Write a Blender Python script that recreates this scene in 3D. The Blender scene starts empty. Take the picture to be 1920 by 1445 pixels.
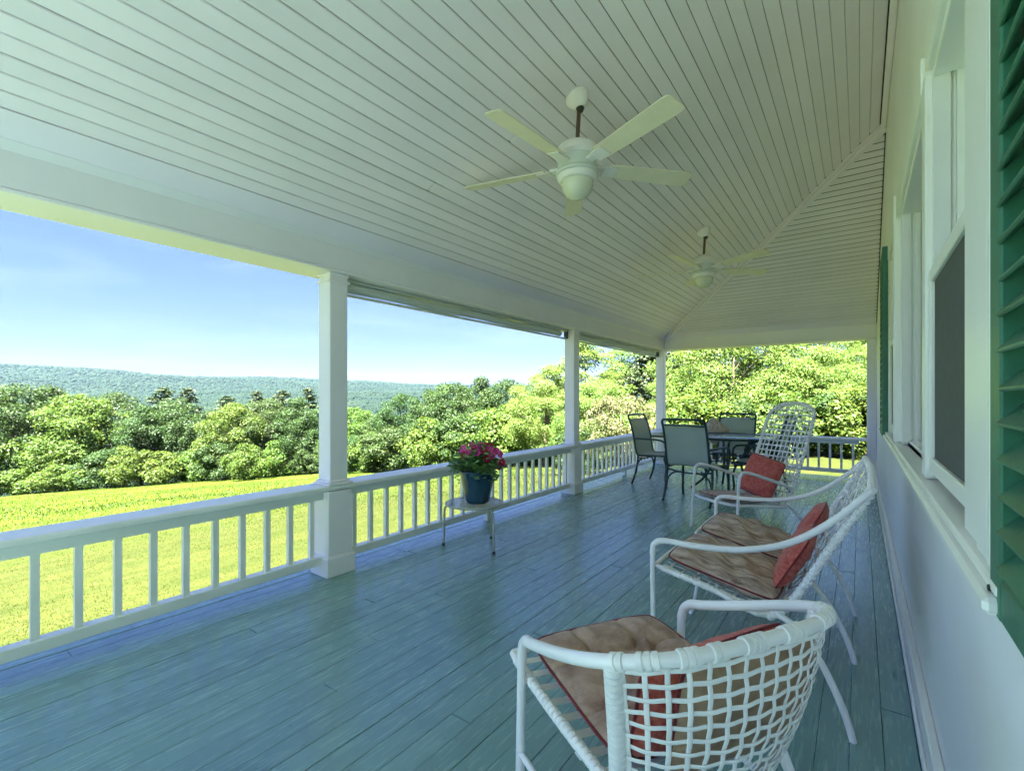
import bpy, math, random
import numpy as np
from mathutils import Vector, Matrix, Euler

random.seed(7)
RS = np.random.RandomState(7)
R = math.radians
SC = bpy.context.scene
COL = SC.collection

# ------------------------------------------------------------------ camera
cam_d = bpy.data.cameras.new("camera")
cam = bpy.data.objects.new("camera", cam_d)
COL.objects.link(cam)
CAM_H = 1.25
cam.location = (0, 0, CAM_H)
cam.rotation_euler = (R(90), 0, R(36.3))
cam_d.sensor_width = 36
cam_d.lens = 36 * 889 / 1920
cam_d.shift_y = 22.5 / 1920
cam_d.clip_start = 0.02
cam_d.clip_end = 20000
SC.camera = cam

# ------------------------------------------------------------------ sky, sun, exposure
SUN_TO = Vector((0.10, -0.42, 0.90)).normalized()
SUN_EL = math.asin(SUN_TO.z)
world = bpy.data.worlds.new("World")
SC.world = world
world.use_nodes = True
wn = world.node_tree
wn.nodes.clear()
w_out = wn.nodes.new("ShaderNodeOutputWorld")
w_bg = wn.nodes.new("ShaderNodeBackground")
w_sky = wn.nodes.new("ShaderNodeTexSky")
w_sky.sky_type = 'NISHITA'
w_sky.sun_disc = False
w_sky.sun_elevation = SUN_EL
w_sky.sun_rotation = math.atan2(SUN_TO.x, SUN_TO.y)
w_sky.altitude = 200
w_sky.air_density = 1.0
w_sky.dust_density = 0.3
w_sky.ozone_density = 1.2
w_bg.inputs[1].default_value = 0.052
w_tint = wn.nodes.new("ShaderNodeMix")
w_tint.data_type = 'RGBA'
w_tint.blend_type = 'MULTIPLY'
w_tint.inputs[0].default_value = 1.0
w_tint.inputs[7].default_value = (0.165, 0.180, 0.325, 1)
wn.links.new(w_sky.outputs[0], w_tint.inputs[6])
w_tc = wn.nodes.new("ShaderNodeTexCoord")
w_sep = wn.nodes.new("ShaderNodeSeparateXYZ")
wn.links.new(w_tc.outputs['Generated'], w_sep.inputs[0])
w_el = wn.nodes.new("ShaderNodeMapRange")      # the low sky of this clear day is a pale blue, not white
w_el.inputs[1].default_value = 0.0
w_el.inputs[2].default_value = 0.34
w_el.inputs[3].default_value = 0.56
w_el.inputs[4].default_value = 1.0
wn.links.new(w_sep.outputs[2], w_el.inputs[0])
w_mul = wn.nodes.new("ShaderNodeVectorMath")
w_mul.operation = 'SCALE'
wn.links.new(w_tint.outputs[2], w_mul.inputs[0])
wn.links.new(w_el.outputs[0], w_mul.inputs['Scale'])
w_map = wn.nodes.new("ShaderNodeMapping")
w_map.inputs['Scale'].default_value = (2.2, 2.2, 14)
w_map.inputs['Rotation'].default_value = (0.12, 0.06, 0.4)
wn.links.new(w_tc.outputs['Generated'], w_map.inputs[0])
w_ns = wn.nodes.new("ShaderNodeTexNoise")
w_ns.inputs['Scale'].default_value = 1.6
w_ns.inputs['Detail'].default_value = 7
w_ns.inputs['Roughness'].default_value = 0.6
w_ns.inputs['Distortion'].default_value = 0.6
wn.links.new(w_map.outputs[0], w_ns.inputs['Vector'])
w_cr = wn.nodes.new("ShaderNodeMapRange")
w_cr.inputs[1].default_value = 0.50
w_cr.inputs[2].default_value = 0.78
w_cr.inputs[3].default_value = 0.0
w_cr.inputs[4].default_value = 0.05
wn.links.new(w_ns.outputs[0], w_cr.inputs[0])
w_cl = wn.nodes.new("ShaderNodeMix")
w_cl.data_type = 'RGBA'
w_cl.inputs[7].default_value = (3.1, 3.5, 3.9, 1)
wn.links.new(w_cr.outputs[0], w_cl.inputs[0])
wn.links.new(w_mul.outputs[0], w_cl.inputs[6])
wn.links.new(w_cl.outputs[2], w_bg.inputs[0])
wn.links.new(w_bg.outputs[0], w_out.inputs[0])

sun_d = bpy.data.lights.new("sun", 'SUN')
sun_d.energy = 5.0
sun_d.angle = R(0.5)
sun_d.color = (1.0, 0.96, 0.90)
sun = bpy.data.objects.new("sun", sun_d)
COL.objects.link(sun)
sun.rotation_euler = SUN_TO.to_track_quat('Z', 'Y').to_euler()
sun.location = (20, -30, 40)

SC.view_settings.view_transform = 'Standard'
SC.view_settings.look = 'None'
SC.view_settings.gamma = 1.0
SC.view_settings.exposure = 4.25
SC.view_settings.use_curve_mapping = False
SC.render.engine = 'CYCLES'
SC.cycles.max_bounces = 14
SC.cycles.diffuse_bounces = 10
SC.cycles.glossy_bounces = 4
SC.cycles.transparent_max_bounces = 12
SC.cycles.volume_bounces = 1
SC.cycles.use_denoising = True
SC.cycles.sample_clamp_indirect = 8.0
SC.cycles.caustics_reflective = False
SC.cycles.caustics_refractive = False


# ------------------------------------------------------------------ materials
def new_mat(name):
    m = bpy.data.materials.new(name)
    m.use_nodes = True
    nt = m.node_tree
    b = nt.nodes["Principled BSDF"]
    return m, nt, b


def N(nt, kind, **kw):
    n = nt.nodes.new(kind)
    for k, v in kw.items():
        setattr(n, k, v)
    return n


def coords(nt, scale=(1, 1, 1), mode='Object'):
    tc = N(nt, "ShaderNodeTexCoord")
    mp = N(nt, "ShaderNodeMapping")
    mp.inputs['Scale'].default_value = scale
    nt.links.new(tc.outputs[mode], mp.inputs[0])
    return mp.outputs[0]


def pos_coords(nt, scale=(1, 1, 1)):
    g = N(nt, "ShaderNodeNewGeometry")
    mp = N(nt, "ShaderNodeMapping")
    mp.inputs['Scale'].default_value = scale
    nt.links.new(g.outputs['Position'], mp.inputs[0])
    return mp.outputs[0]


def ramp(nt, src, stops):
    r = N(nt, "ShaderNodeValToRGB")
    el = r.color_ramp.elements
    while len(el) < len(stops):
        el.new(0.5)
    for e, (p, c) in zip(el, stops):
        e.position = p
        e.color = (*c, 1) if len(c) == 3 else c
    nt.links.new(src, r.inputs[0])
    return r.outputs[0]


def noise(nt, vec, scale, detail=4, rough=0.55, dist=0.0):
    n = N(nt, "ShaderNodeTexNoise")
    n.inputs['Scale'].default_value = scale
    n.inputs['Detail'].default_value = detail
    n.inputs['Roughness'].default_value = rough
    n.inputs['Distortion'].default_value = dist
    nt.links.new(vec, n.inputs['Vector'])
    return n.outputs[0]


def mixc(nt, fac, a, b, mode='MIX'):
    m = N(nt, "ShaderNodeMix", data_type='RGBA', blend_type=mode)
    ins = [m.inputs[0], m.inputs[6], m.inputs[7]]
    for i, v in zip(ins, (fac, a, b)):
        if hasattr(v, 'links'):
            nt.links.new(v, i)
        elif isinstance(v, (int, float)):
            i.default_value = v
        else:
            i.default_value = (*v, 1)
    return m.outputs[2]


def bump(nt, b, h, strength, dist=0.01):
    n = N(nt, "ShaderNodeBump")
    n.inputs['Strength'].default_value = strength
    n.inputs['Distance'].default_value = dist
    nt.links.new(h, n.inputs['Height'])
    nt.links.new(n.outputs[0], b.inputs['Normal'])


def mul(c, k):
    return tuple(min(1, x * k) for x in c)


def paint(name, col, rough=0.5, var=0.08, scale=3.0, grain=None, bstr=0.08, rnd=0.06, spec=0.5, dirt=None):
    """Painted or plain surface: broad mottling, optional stretched grain relief, small per-object shift."""
    m, nt, b = new_mat(name)
    v = pos_coords(nt)
    n1 = noise(nt, v, scale, 5, 0.6)
    c = ramp(nt, n1, [(0.3, mul(col, 1 - var)), (0.7, mul(col, 1 + var))])
    if dirt:
        n3 = noise(nt, v, 1.7, 8, 0.7)
        f = ramp(nt, n3, [(0.52, (0, 0, 0)), (0.75, (1, 1, 1))])
        c = mixc(nt, f, c, dirt)
    if rnd:
        oi = N(nt, "ShaderNodeObjectInfo")
        mr = N(nt, "ShaderNodeMapRange")
        mr.inputs[3].default_value = 1 - rnd
        mr.inputs[4].default_value = 1 + rnd
        nt.links.new(oi.outputs['Random'], mr.inputs[0])
        hsv = N(nt, "ShaderNodeHueSaturation")
        nt.links.new(mr.outputs[0], hsv.inputs['Value'])
        nt.links.new(c, hsv.inputs['Color'])
        c = hsv.outputs[0]
    nt.links.new(c, b.inputs['Base Color'])
    rr = N(nt, "ShaderNodeMapRange")
    rr.inputs[3].default_value = rough * 0.8
    rr.inputs[4].default_value = min(1, rough * 1.25)
    nt.links.new(n1, rr.inputs[0])
    nt.links.new(rr.outputs[0], b.inputs['Roughness'])
    b.inputs['Specular IOR Level'].default_value = spec
    gv = pos_coords(nt, grain or (1, 1, 1))
    n2 = noise(nt, gv, 40, 4, 0.6)
    bump(nt, b, n2, bstr, 0.004)
    return m


def fabric(name, c1, c2, scale=60, rough=0.9, stretch=(1, 1, 1), bstr=0.4, weave=220):
    m, nt, b = new_mat(name)
    v = coords(nt, stretch)
    n1 = noise(nt, v, scale, 5, 0.65, 0.4)
    c = ramp(nt, n1, [(0.35, c1), (0.62, c2)])
    nt.links.new(c, b.inputs['Base Color'])
    b.inputs['Roughness'].default_value = rough
    b.inputs['Specular IOR Level'].default_value = 0.2
    b.inputs['Sheen Weight'].default_value = 0.15
    n2 = noise(nt, coords(nt), weave, 2, 0.5)
    bump(nt, b, n2, bstr, 0.003)
    return m


def leafy(name, c1, c2, c3, trans=0.35):
    m, nt, b = new_mat(name)
    g = N(nt, "ShaderNodeNewGeometry")
    c = ramp(nt, g.outputs['Random Per Island'], [(0.0, c1), (0.55, c2), (1.0, c3)])
    oi = N(nt, "ShaderNodeObjectInfo")
    hsv = N(nt, "ShaderNodeHueSaturation")
    mr = N(nt, "ShaderNodeMapRange")
    mr.inputs[3].default_value = 0.488
    mr.inputs[4].default_value = 0.515
    nt.links.new(oi.outputs['Random'], mr.inputs[0])
    nt.links.new(mr.outputs[0], hsv.inputs['Hue'])
    nt.links.new(c, hsv.inputs['Color'])
    out = nt.nodes["Material Output"]
    nt.links.new(hsv.outputs[0], b.inputs['Base Color'])
    b.inputs['Roughness'].default_value = 0.55
    b.inputs['Specular IOR Level'].default_value = 0.25
    tr = N(nt, "ShaderNodeBsdfTranslucent")
    h2 = N(nt, "ShaderNodeHueSaturation")
    h2.inputs['Hue'].default_value = 0.485
    h2.inputs['Value'].default_value = 1.25
    nt.links.new(hsv.outputs[0], h2.inputs['Color'])
    nt.links.new(h2.outputs[0], tr.inputs['Color'])
    ms = N(nt, "ShaderNodeMixShader")
    ms.inputs[0].default_value = trans
    nt.links.new(b.outputs[0], ms.inputs[1])
    nt.links.new(tr.outputs[0], ms.inputs[2])
    nt.links.new(ms.outputs[0], out.inputs[0])
    return m


M = {}
WHITE = (0.87, 0.82, 0.84)
M['white'] = paint('white_porch_paint', WHITE, 0.45, 0.03, 2.5, (1, 0.15, 1), 0.10, 0.02)
M['ceiling'] = paint('ceiling_board_paint', (0.88, 0.79, 0.85), 0.5, 0.035, 1.5, (1, 0.1, 1), 0.08, 0.035)
M['wall'] = paint('white_house_paint', (0.87, 0.86, 0.85), 0.5, 0.045, 1.2, (9, 9, 0.5), 0.14, 0.0)
M['rail'] = paint('railing_paint', (0.84, 0.84, 0.79), 0.42, 0.04, 3, None, 0.08, 0.03)
M['trim'] = paint('window_trim_paint', (0.85, 0.84, 0.80), 0.35, 0.03, 3, None, 0.05, 0.0)
M['shutter'] = paint('green_shutter_paint', (0.030, 0.145, 0.085), 0.42, 0.15, 14, None, 0.25, 0.10)
M['tube'] = paint('white_powder_coat', (0.86, 0.83, 0.81), 0.3, 0.03, 6, None, 0.03, 0.0)
M['strap'] = paint('white_vinyl_strap', (0.85, 0.83, 0.79), 0.42, 0.05, 8, None, 0.05, 0.04)
M['fan'] = paint('fan_white_enamel', (0.86, 0.81, 0.80), 0.35, 0.03, 6, None, 0.02, 0.0)
M['fan_dark'] = paint('fan_grey_enamel', (0.62, 0.64, 0.60), 0.35, 0.03, 6, None, 0.02, 0.0)
M['blade'] = paint('fan_blade_cream', (0.80, 0.72, 0.58), 0.4, 0.05, 9, (1, 1, 1), 0.05, 0.06)
M['bowl'] = paint('frosted_bowl_glass', (0.70, 0.69, 0.56), 0.25, 0.04, 9, None, 0.02, 0.0)
M['bronze'] = paint('bronze_rod', (0.10, 0.055, 0.035), 0.45, 0.2, 20, None, 0.05, 0.0)
M['green_metal'] = paint('dark_green_metal', (0.012, 0.045, 0.042), 0.38, 0.15, 12, None, 0.06, 0.0)
M['dark'] = paint('dark_metal', (0.03, 0.03, 0.028), 0.5, 0.1, 12, None, 0.05, 0.0)
M['bark'] = paint('tree_bark', (0.10, 0.075, 0.055), 0.9, 0.3, 6, (1, 1, 0.2), 0.8, 0.15, 0.2)
M['beige_metal'] = paint('beige_enamel', (0.42, 0.43, 0.38), 0.4, 0.08, 10, None, 0.05, 0.0)
M['roofing'] = paint('roof_shingle_grey', (0.16, 0.15, 0.14), 0.9, 0.2, 5, None, 0.3, 0.0)
M['screen'] = paint('insect_screen', (0.085, 0.095, 0.09), 0.7, 0.05, 30, None, 0.1, 0.0, 0.3)
M['backing'] = paint('board_backing', (0.07, 0.075, 0.07), 0.8, 0.1, 5, None, 0.1, 0.0)
M['soil'] = paint('potting_soil', (0.05, 0.035, 0.025), 0.95, 0.3, 60, None, 0.8, 0.0)
M['shade'] = paint('rolled_shade_vinyl', (0.62, 0.64, 0.60), 0.6, 0.06, 8, (1, 0.05, 1), 0.3, 0.0)
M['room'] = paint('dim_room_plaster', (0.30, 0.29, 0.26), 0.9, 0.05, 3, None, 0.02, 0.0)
M['tan'] = fabric('tan_cotton', (0.30, 0.175, 0.125), (0.54, 0.37, 0.28), 14)
M['piping'] = fabric('maroon_piping', (0.14, 0.018, 0.02), (0.22, 0.03, 0.035), 60)
M['brown'] = fabric('brown_print_cotton', (0.19, 0.10, 0.07), (0.66, 0.50, 0.40), 15, stretch=(2.4, 0.5, 1))
M['red'] = fabric('brick_red_weave', (0.42, 0.06, 0.05), (0.64, 0.17, 0.12), 55)
M['ochre'] = fabric('ochre_back_cloth', (0.30, 0.20, 0.12), (0.46, 0.32, 0.20), 12)
M['beige'] = fabric('beige_linen', (0.36, 0.27, 0.18), (0.62, 0.52, 0.40), 40)
M['sling'] = fabric('grey_green_sling_mesh', (0.36, 0.42, 0.36), (0.46, 0.52, 0.45), 160, 0.7)
M['sling'].node_tree.nodes['Principled BSDF'].inputs['Alpha'].default_value = 0.80
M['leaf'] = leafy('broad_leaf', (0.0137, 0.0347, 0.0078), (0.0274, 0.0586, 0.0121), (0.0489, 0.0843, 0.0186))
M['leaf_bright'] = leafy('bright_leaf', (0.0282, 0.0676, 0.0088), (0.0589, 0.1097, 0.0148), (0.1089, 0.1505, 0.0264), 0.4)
M['leaf_end'] = leafy('sunlit_leaf', (0.0442, 0.1021, 0.0168), (0.0922, 0.1655, 0.0283), (0.1705, 0.2271, 0.0504), 0.4)  # bright_leaf colours raised so the end trees look more strongly sunlit
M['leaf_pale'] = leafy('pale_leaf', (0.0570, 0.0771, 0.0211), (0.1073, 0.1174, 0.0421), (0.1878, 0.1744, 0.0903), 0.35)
M['needle'] = leafy('conifer_needle', (0.0159, 0.0351, 0.0115), (0.0371, 0.0620, 0.0221), (0.0741, 0.0890, 0.0421), 0.2)
M['far_leaf'] = None


def mk_far():
    m, nt, b = new_mat('far_forest_leaf')
    v = pos_coords(nt)
    a = noise(nt, v, 0.011, 7, 0.7)
    c = ramp(nt, a, [(0.33, (0.0040, 0.0120, 0.0072)), (0.52, (0.0072, 0.0168, 0.0088)), (0.70, (0.0136, 0.0240, 0.0112))])
    nt.links.new(c, b.inputs['Base Color'])
    b.inputs['Roughness'].default_value = 0.9
    b.inputs['Specular IOR Level'].default_value = 0.1
    return m


M['far_leaf'] = mk_far()
M['grass'] = leafy('grass_blade', (0.0202, 0.0410, 0.0029), (0.0320, 0.0541, 0.0042), (0.0460, 0.0617, 0.0071), 0.35)
M['pot_leaf'] = leafy('petunia_leaf', (0.1013, 0.2362, 0.0591), (0.1856, 0.3713, 0.1181), (0.4050, 0.6075, 0.2869), 0.3)
M['petal'] = leafy('magenta_petal', (0.5460, 0.0320, 0.1960), (0.7800, 0.0800, 0.3360), (0.9360, 0.2560, 0.5040), 0.3)
M['petal_red'] = leafy('crimson_petal', (0.32, 0.01, 0.03), (0.45, 0.02, 0.07), (0.55, 0.05, 0.12), 0.3)
M['petal_eye'] = paint('petal_eye', (0.75, 0.68, 0.45), 0.7, 0.05, 20, None, 0.02, 0.0)


def mk_floor():
    m, nt, b = new_mat('teal_floor_paint')
    v = pos_coords(nt)
    n1 = noise(nt, v, 1.6, 6, 0.65)
    c = ramp(nt, n1, [(0.25, (0.160, 0.285, 0.270)), (0.75, (0.225, 0.370, 0.350))])
    gv = pos_coords(nt, (14, 0.9, 14))
    n2 = noise(nt, gv, 6, 6, 0.6)
    f = ramp(nt, n2, [(0.56, (0, 0, 0)), (0.72, (1, 1, 1))])
    f2 = mixc(nt, 1.0, f, (0.28, 0.28, 0.28), 'MULTIPLY')
    c = mixc(nt, f2, c, (0.29, 0.44, 0.40))
    n4 = noise(nt, v, 38, 3, 0.5)
    f4 = ramp(nt, n4, [(0.68, (0, 0, 0)), (0.74, (1, 1, 1))])
    f5 = mixc(nt, 1.0, f4, (0.35, 0.35, 0.35), 'MULTIPLY')
    c = mixc(nt, f5, c, (0.03, 0.07, 0.075))
    oi = N(nt, "ShaderNodeObjectInfo")
    mr = N(nt, "ShaderNodeMapRange")
    mr.inputs[3].default_value = 0.92
    mr.inputs[4].default_value = 1.08
    nt.links.new(oi.outputs['Random'], mr.inputs[0])
    hsv = N(nt, "ShaderNodeHueSaturation")
    nt.links.new(mr.outputs[0], hsv.inputs['Value'])
    nt.links.new(c, hsv.inputs['Color'])
    nt.links.new(hsv.outputs[0], b.inputs['Base Color'])
    rr = N(nt, "ShaderNodeMapRange")
    b.inputs['Specular IOR Level'].default_value = 0.7
    rr.inputs[3].default_value = 0.16
    rr.inputs[4].default_value = 0.36
    nt.links.new(n2, rr.inputs[0])
    nt.links.new(rr.outputs[0], b.inputs['Roughness'])
    bump(nt, b, n2, 0.15, 0.004)
    return m


M['floor'] = mk_floor()


def mk_glass(name, tint, alpha, rough=0.02):
    m, nt, b = new_mat(name)
    out = nt.nodes["Material Output"]
    b.inputs['Base Color'].default_value = (*tint, 1)
    b.inputs['Roughness'].default_value = rough
    b.inputs['Alpha'].default_value = alpha
    b.inputs['Specular IOR Level'].default_value = 0.8
    return m


M['table_glass'] = mk_glass('table_glass', (0.30, 0.42, 0.40), 0.55, 0.06)
M['pane'] = mk_glass('window_glass', (0.05, 0.06, 0.05), 0.6, 0.03)


def mk_pot():
    m, nt, b = new_mat('blue_glaze')
    v = coords(nt)
    n1 = noise(nt, v, 7, 5, 0.6)
    c = ramp(nt, n1, [(0.3, (0.008, 0.035, 0.075)), (0.7, (0.018, 0.075, 0.13))])
    nt.links.new(c, b.inputs['Base Color'])
    b.inputs['Roughness'].default_value = 0.22
    b.inputs['Coat Weight'].default_value = 0.4
    bump(nt, b, n1, 0.08, 0.01)
    return m


M['pot'] = mk_pot()


def mk_frost():
    m, nt, b = new_mat('pebbled_table_glass')
    v = coords(nt)
    n1 = noise(nt, v, 55, 3, 0.6)
    c = ramp(nt, n1, [(0.4, (0.36, 0.38, 0.36)), (0.6, (0.58, 0.60, 0.57))])
    nt.links.new(c, b.inputs['Base Color'])
    b.inputs['Roughness'].default_value = 0.18
    b.inputs['Alpha'].default_value = 0.75
    bump(nt, b, n1, 0.5, 0.004)
    return m


M['frost'] = mk_frost()


def mk_ground():
    m, nt, b = new_mat('lawn_and_meadow')
    v = pos_coords(nt)
    big = noise(nt, v, 0.09, 5, 0.6)
    fine = noise(nt, v, 5.0, 5, 0.7)
    stripe = noise(nt, pos_coords(nt, (1.6, 0.25, 1)), 1.0, 3, 0.6)
    lawn = ramp(nt, fine, [(0.3, (0.0172, 0.0263, 0.0035)), (0.5, (0.0271, 0.0353, 0.0052)), (0.72, (0.0412, 0.0444, 0.0088))])
    lawn2 = ramp(nt, stripe, [(0.35, (0.0178, 0.0278, 0.0038)), (0.65, (0.0383, 0.0422, 0.0084))])
    lawn = mixc(nt, 0.5, lawn, lawn2)
    mead = ramp(nt, fine, [(0.3, (0.0230, 0.0518, 0.0026)), (0.7, (0.0412, 0.0740, 0.0039))])
    mead = mixc(nt, ramp(nt, big, [(0.4, (0, 0, 0)), (0.65, (1, 1, 1))]), mead, (0.0555, 0.0774, 0.0063))
    g = N(nt, "ShaderNodeNewGeometry")
    sx = N(nt, "ShaderNodeSeparateXYZ")
    nt.links.new(g.outputs['Position'], sx.inputs[0])
    mr = N(nt, "ShaderNodeMapRange")
    mr.inputs[1].default_value = -13
    mr.inputs[2].default_value = -25
    nt.links.new(sx.outputs[0], mr.inputs[0])
    c = mixc(nt, mr.outputs[0], lawn, mead)
    ln = N(nt, "ShaderNodeVectorMath", operation='LENGTH')
    nt.links.new(g.outputs['Position'], ln.inputs[0])
    mr2 = N(nt, "ShaderNodeMapRange")
    mr2.inputs[1].default_value = 80
    mr2.inputs[2].default_value = 150
    nt.links.new(ln.outputs['Value'], mr2.inputs[0])
    ff = noise(nt, v, 0.06, 8, 0.75)
    forest = ramp(nt, ff, [(0.3, (0.0039, 0.0098, 0.0040)), (0.7, (0.0104, 0.0189, 0.0080))])
    c = mixc(nt, mr2.outputs[0], c, forest)
    nt.links.new(c, b.inputs['Base Color'])
    b.inputs['Roughness'].default_value = 0.95
    b.inputs['Specular IOR Level'].default_value = 0.1
    bump(nt, b, fine, 0.6, 0.06)
    return m


M['ground'] = mk_ground()


# ------------------------------------------------------------------ mesh building
class MB:
    def __init__(s):
        s.v = []
        s.f = []

    def add(s, vs, fs):
        o = len(s.v)
        s.v += [tuple(p) for p in vs]
        s.f += [tuple(i + o for i in f) for f in fs]
        return s

    def box(s, x0, x1, y0, y1, z0, z1, ch=0.0):
        if ch <= 0:
            vs = [(x, y, z) for x in (x0, x1) for y in (y0, y1) for z in (z0, z1)]
            return s.add(vs, [(0, 1, 3, 2), (4, 6, 7, 5), (0, 4, 5, 1), (2, 3, 7, 6), (0, 2, 6, 4), (1, 5, 7, 3)])
        X, Y, Z = (x0, x1), (y0, y1), (z0, z1)
        sg = (1, -1)
        idx = {}
        vs = []
        for i in (0, 1):
            for j in (0, 1):
                for k in (0, 1):
                    for a in range(3):
                        p = [X[i], Y[j], Z[k]]
                        for b_ in range(3):
                            if b_ != a:
                                p[b_] += ch * sg[(i, j, k)[b_]]
                        idx[(i, j, k, a)] = len(vs)
                        vs.append(tuple(p))
        fs = []
        for a in range(3):
            b_, c_ = [q for q in range(3) if q != a]
            for e in (0, 1):
                q = []
                for (u, w) in ((0, 0), (1, 0), (1, 1), (0, 1)):
                    t = [0, 0, 0]
                    t[a], t[b_], t[c_] = e, u, w
                    q.append(idx[(*t, a)])
                fs.append(tuple(q))
        for a in range(3):
            b_, c_ = [q for q in range(3) if q != a]
            for (u, w) in ((0, 0), (1, 0), (1, 1), (0, 1)):
                t0 = [0, 0, 0]
                t0[b_], t0[c_] = u, w
                t1 = list(t0)
                t1[a] = 1
                fs.append((idx[(*t0, b_)], idx[(*t1, b_)], idx[(*t1, c_)], idx[(*t0, c_)]))
        for i in (0, 1):
            for j in (0, 1):
                for k in (0, 1):
                    fs.append(tuple(idx[(i, j, k, a)] for a in range(3)))
        return s.add(vs, fs)

    def tube(s, pts, r, n=8, closed=False, cap=True):
        P = [Vector(p) for p in pts]
        m = len(P)
        rr = r if hasattr(r, '__len__') else [r] * m
        T = []
        for i in range(m):
            a = P[(i - 1) % m] if (closed or i > 0) else P[i]
            b_ = P[(i + 1) % m] if (closed or i < m - 1) else P[i]
            t = (b_ - a)
            T.append(t.normalized() if t.length > 1e-9 else Vector((0, 0, 1)))
        up = Vector((0, 0, 1)) if abs(T[0].z) < 0.9 else Vector((1, 0, 0))
        nrm = T[0].cross(up).normalized()
        vs = []
        for i in range(m):
            if i > 0:
                q = T[i - 1].rotation_difference(T[i])
                nrm = (q @ nrm)
                nrm = (nrm - T[i] * nrm.dot(T[i])).normalized()
            bn = T[i].cross(nrm)
            for k in range(n):
                a = 2 * math.pi * k / n
                vs.append(P[i] + (nrm * math.cos(a) + bn * math.sin(a)) * rr[i])
        fs = []
        for i in range(m if closed else m - 1):
            j = (i + 1) % m
            for k in range(n):
                l = (k + 1) % n
                fs.append((i * n + k, i * n + l, j * n + l, j * n + k))
        if not closed and cap:
            fs.append(tuple(range(n))[::-1])
            fs.append(tuple((m - 1) * n + k for k in range(n)))
        return s.add(vs, fs)

    def lathe(s, prof, n=24, c=(0, 0, 0)):
        vs = []
        for (r_, z) in prof:
            for k in range(n):
                a = 2 * math.pi * k / n
                vs.append((c[0] + r_ * math.cos(a), c[1] + r_ * math.sin(a), c[2] + z))
        fs = []
        for i in range(len(prof) - 1):
            for k in range(n):
                l = (k + 1) % n
                fs.append((i * n + k, i * n + l, (i + 1) * n + l, (i + 1) * n + k))
        if prof[0][0] > 1e-4:
            fs.append(tuple(range(n))[::-1])
        if prof[-1][0] > 1e-4:
            fs.append(tuple((len(prof) - 1) * n + k for k in range(n)))
        return s.add(vs, fs)

    def ribbon(s, pts, nrms, w, t):
        """flat strap along pts, lying in the surface whose normals are nrms"""
        P = [Vector(p) for p in pts]
        m = len(P)
        vs = []
        sec = [(-0.5, 0), (-0.36, 0.5), (0.36, 0.5), (0.5, 0), (0.36, -0.5), (-0.36, -0.5)]
        for i in range(m):
            tg = (P[min(i + 1, m - 1)] - P[max(i - 1, 0)]).normalized()
            nn = Vector(nrms[i])
            nn = (nn - tg * nn.dot(tg)).normalized()
            bn = tg.cross(nn)
            for (a, b_) in sec:
                vs.append(P[i] + bn * (a * w) + nn * (b_ * t))
        n = 6
        fs = []
        for i in range(m - 1):
            for k in range(n):
                l = (k + 1) % n
                fs.append((i * n + k, i * n + l, (i + 1) * n + l, (i + 1) * n + k))
        fs.append(tuple(range(n))[::-1])
        fs.append(tuple((m - 1) * n + k for k in range(n)))
        return s.add(vs, fs)

    def grid(s, fn, nu, nv):
        vs = [fn(i / nu, j / nv) for i in range(nu + 1) for j in range(nv + 1)]
        fs = [(i * (nv + 1) + j, (i + 1) * (nv + 1) + j, (i + 1) * (nv + 1) + j + 1, i * (nv + 1) + j + 1)
              for i in range(nu) for j in range(nv)]
        return s.add(vs, fs)

    def xform(s, mat):
        s.v = [tuple(mat @ Vector(p)) for p in s.v]
        return s


def spline(pts, k=6, closed=False):
    P = [Vector(p) for p in pts]
    n = len(P)
    out = []
    rng = range(n if closed else n - 1)
    for i in rng:
        p0 = P[(i - 1) % n] if closed or i > 0 else P[0] * 2 - P[1]
        p1, p2 = P[i], P[(i + 1) % n]
        p3 = P[(i + 2) % n] if closed or i < n - 2 else P[-1] * 2 - P[-2]
        for q in range(k):
            t = q / k
            out.append(0.5 * ((2 * p1) + (p2 - p0) * t + (2 * p0 - 5 * p1 + 4 * p2 - p3) * t * t +
                              (-p0 + 3 * p1 - 3 * p2 + p3) * t ** 3))
    if not closed:
        out.append(P[-1])
    return out


def mesh_of(mb, name, mat, smooth=False, angle=40):
    me = bpy.data.meshes.new(name)
    me.from_pydata(mb.v, [], mb.f)
    me.materials.append(M[mat] if isinstance(mat, str) else mat)
    if smooth:
        me.polygons.foreach_set('use_smooth', [True] * len(me.polygons))
        if smooth != 'all':
            try:
                me.set_sharp_from_angle(angle=R(angle))
            except Exception:
                pass
    me.update()
    return me


def quads_mesh(name, verts, mat, k=4):
    """fast mesh of n separate k-gons from an (n,k,3) array"""
    n = len(verts)
    me = bpy.data.meshes.new(name)
    me.vertices.add(n * k)
    me.vertices.foreach_set('co', np.ascontiguousarray(verts, dtype=np.float32).ravel())
    me.loops.add(n * k)
    me.loops.foreach_set('vertex_index', np.arange(n * k, dtype=np.int32))
    me.polygons.add(n)
    me.polygons.foreach_set('loop_start', np.arange(0, n * k, k, dtype=np.int32))
    me.polygons.foreach_set('loop_total', np.full(n, k, dtype=np.int32))
    me.materials.append(M[mat])
    me.update(calc_edges=True)
    return me


def link(name, me, parent=None, loc=None, rot=None, scale=None):
    o = bpy.data.objects.new(name, me)
    COL.objects.link(o)
    if parent is not None:
        o.parent = parent
    if loc is not None:
        o.location = loc
    if rot is not None:
        o.rotation_euler = rot
    if scale is not None:
        o.scale = scale
    return o


def obj(name, mb, mat, parent=None, smooth=False, **kw):
    return link(name, mesh_of(mb, name, mat, smooth), parent, **kw)


def tag(o, label=None, cat=None, group=None, kind=None):
    if label:
        o['label'] = label
    if cat:
        o['category'] = cat
    if group:
        o['group'] = group
    if kind:
        o['kind'] = kind
    return o


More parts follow.
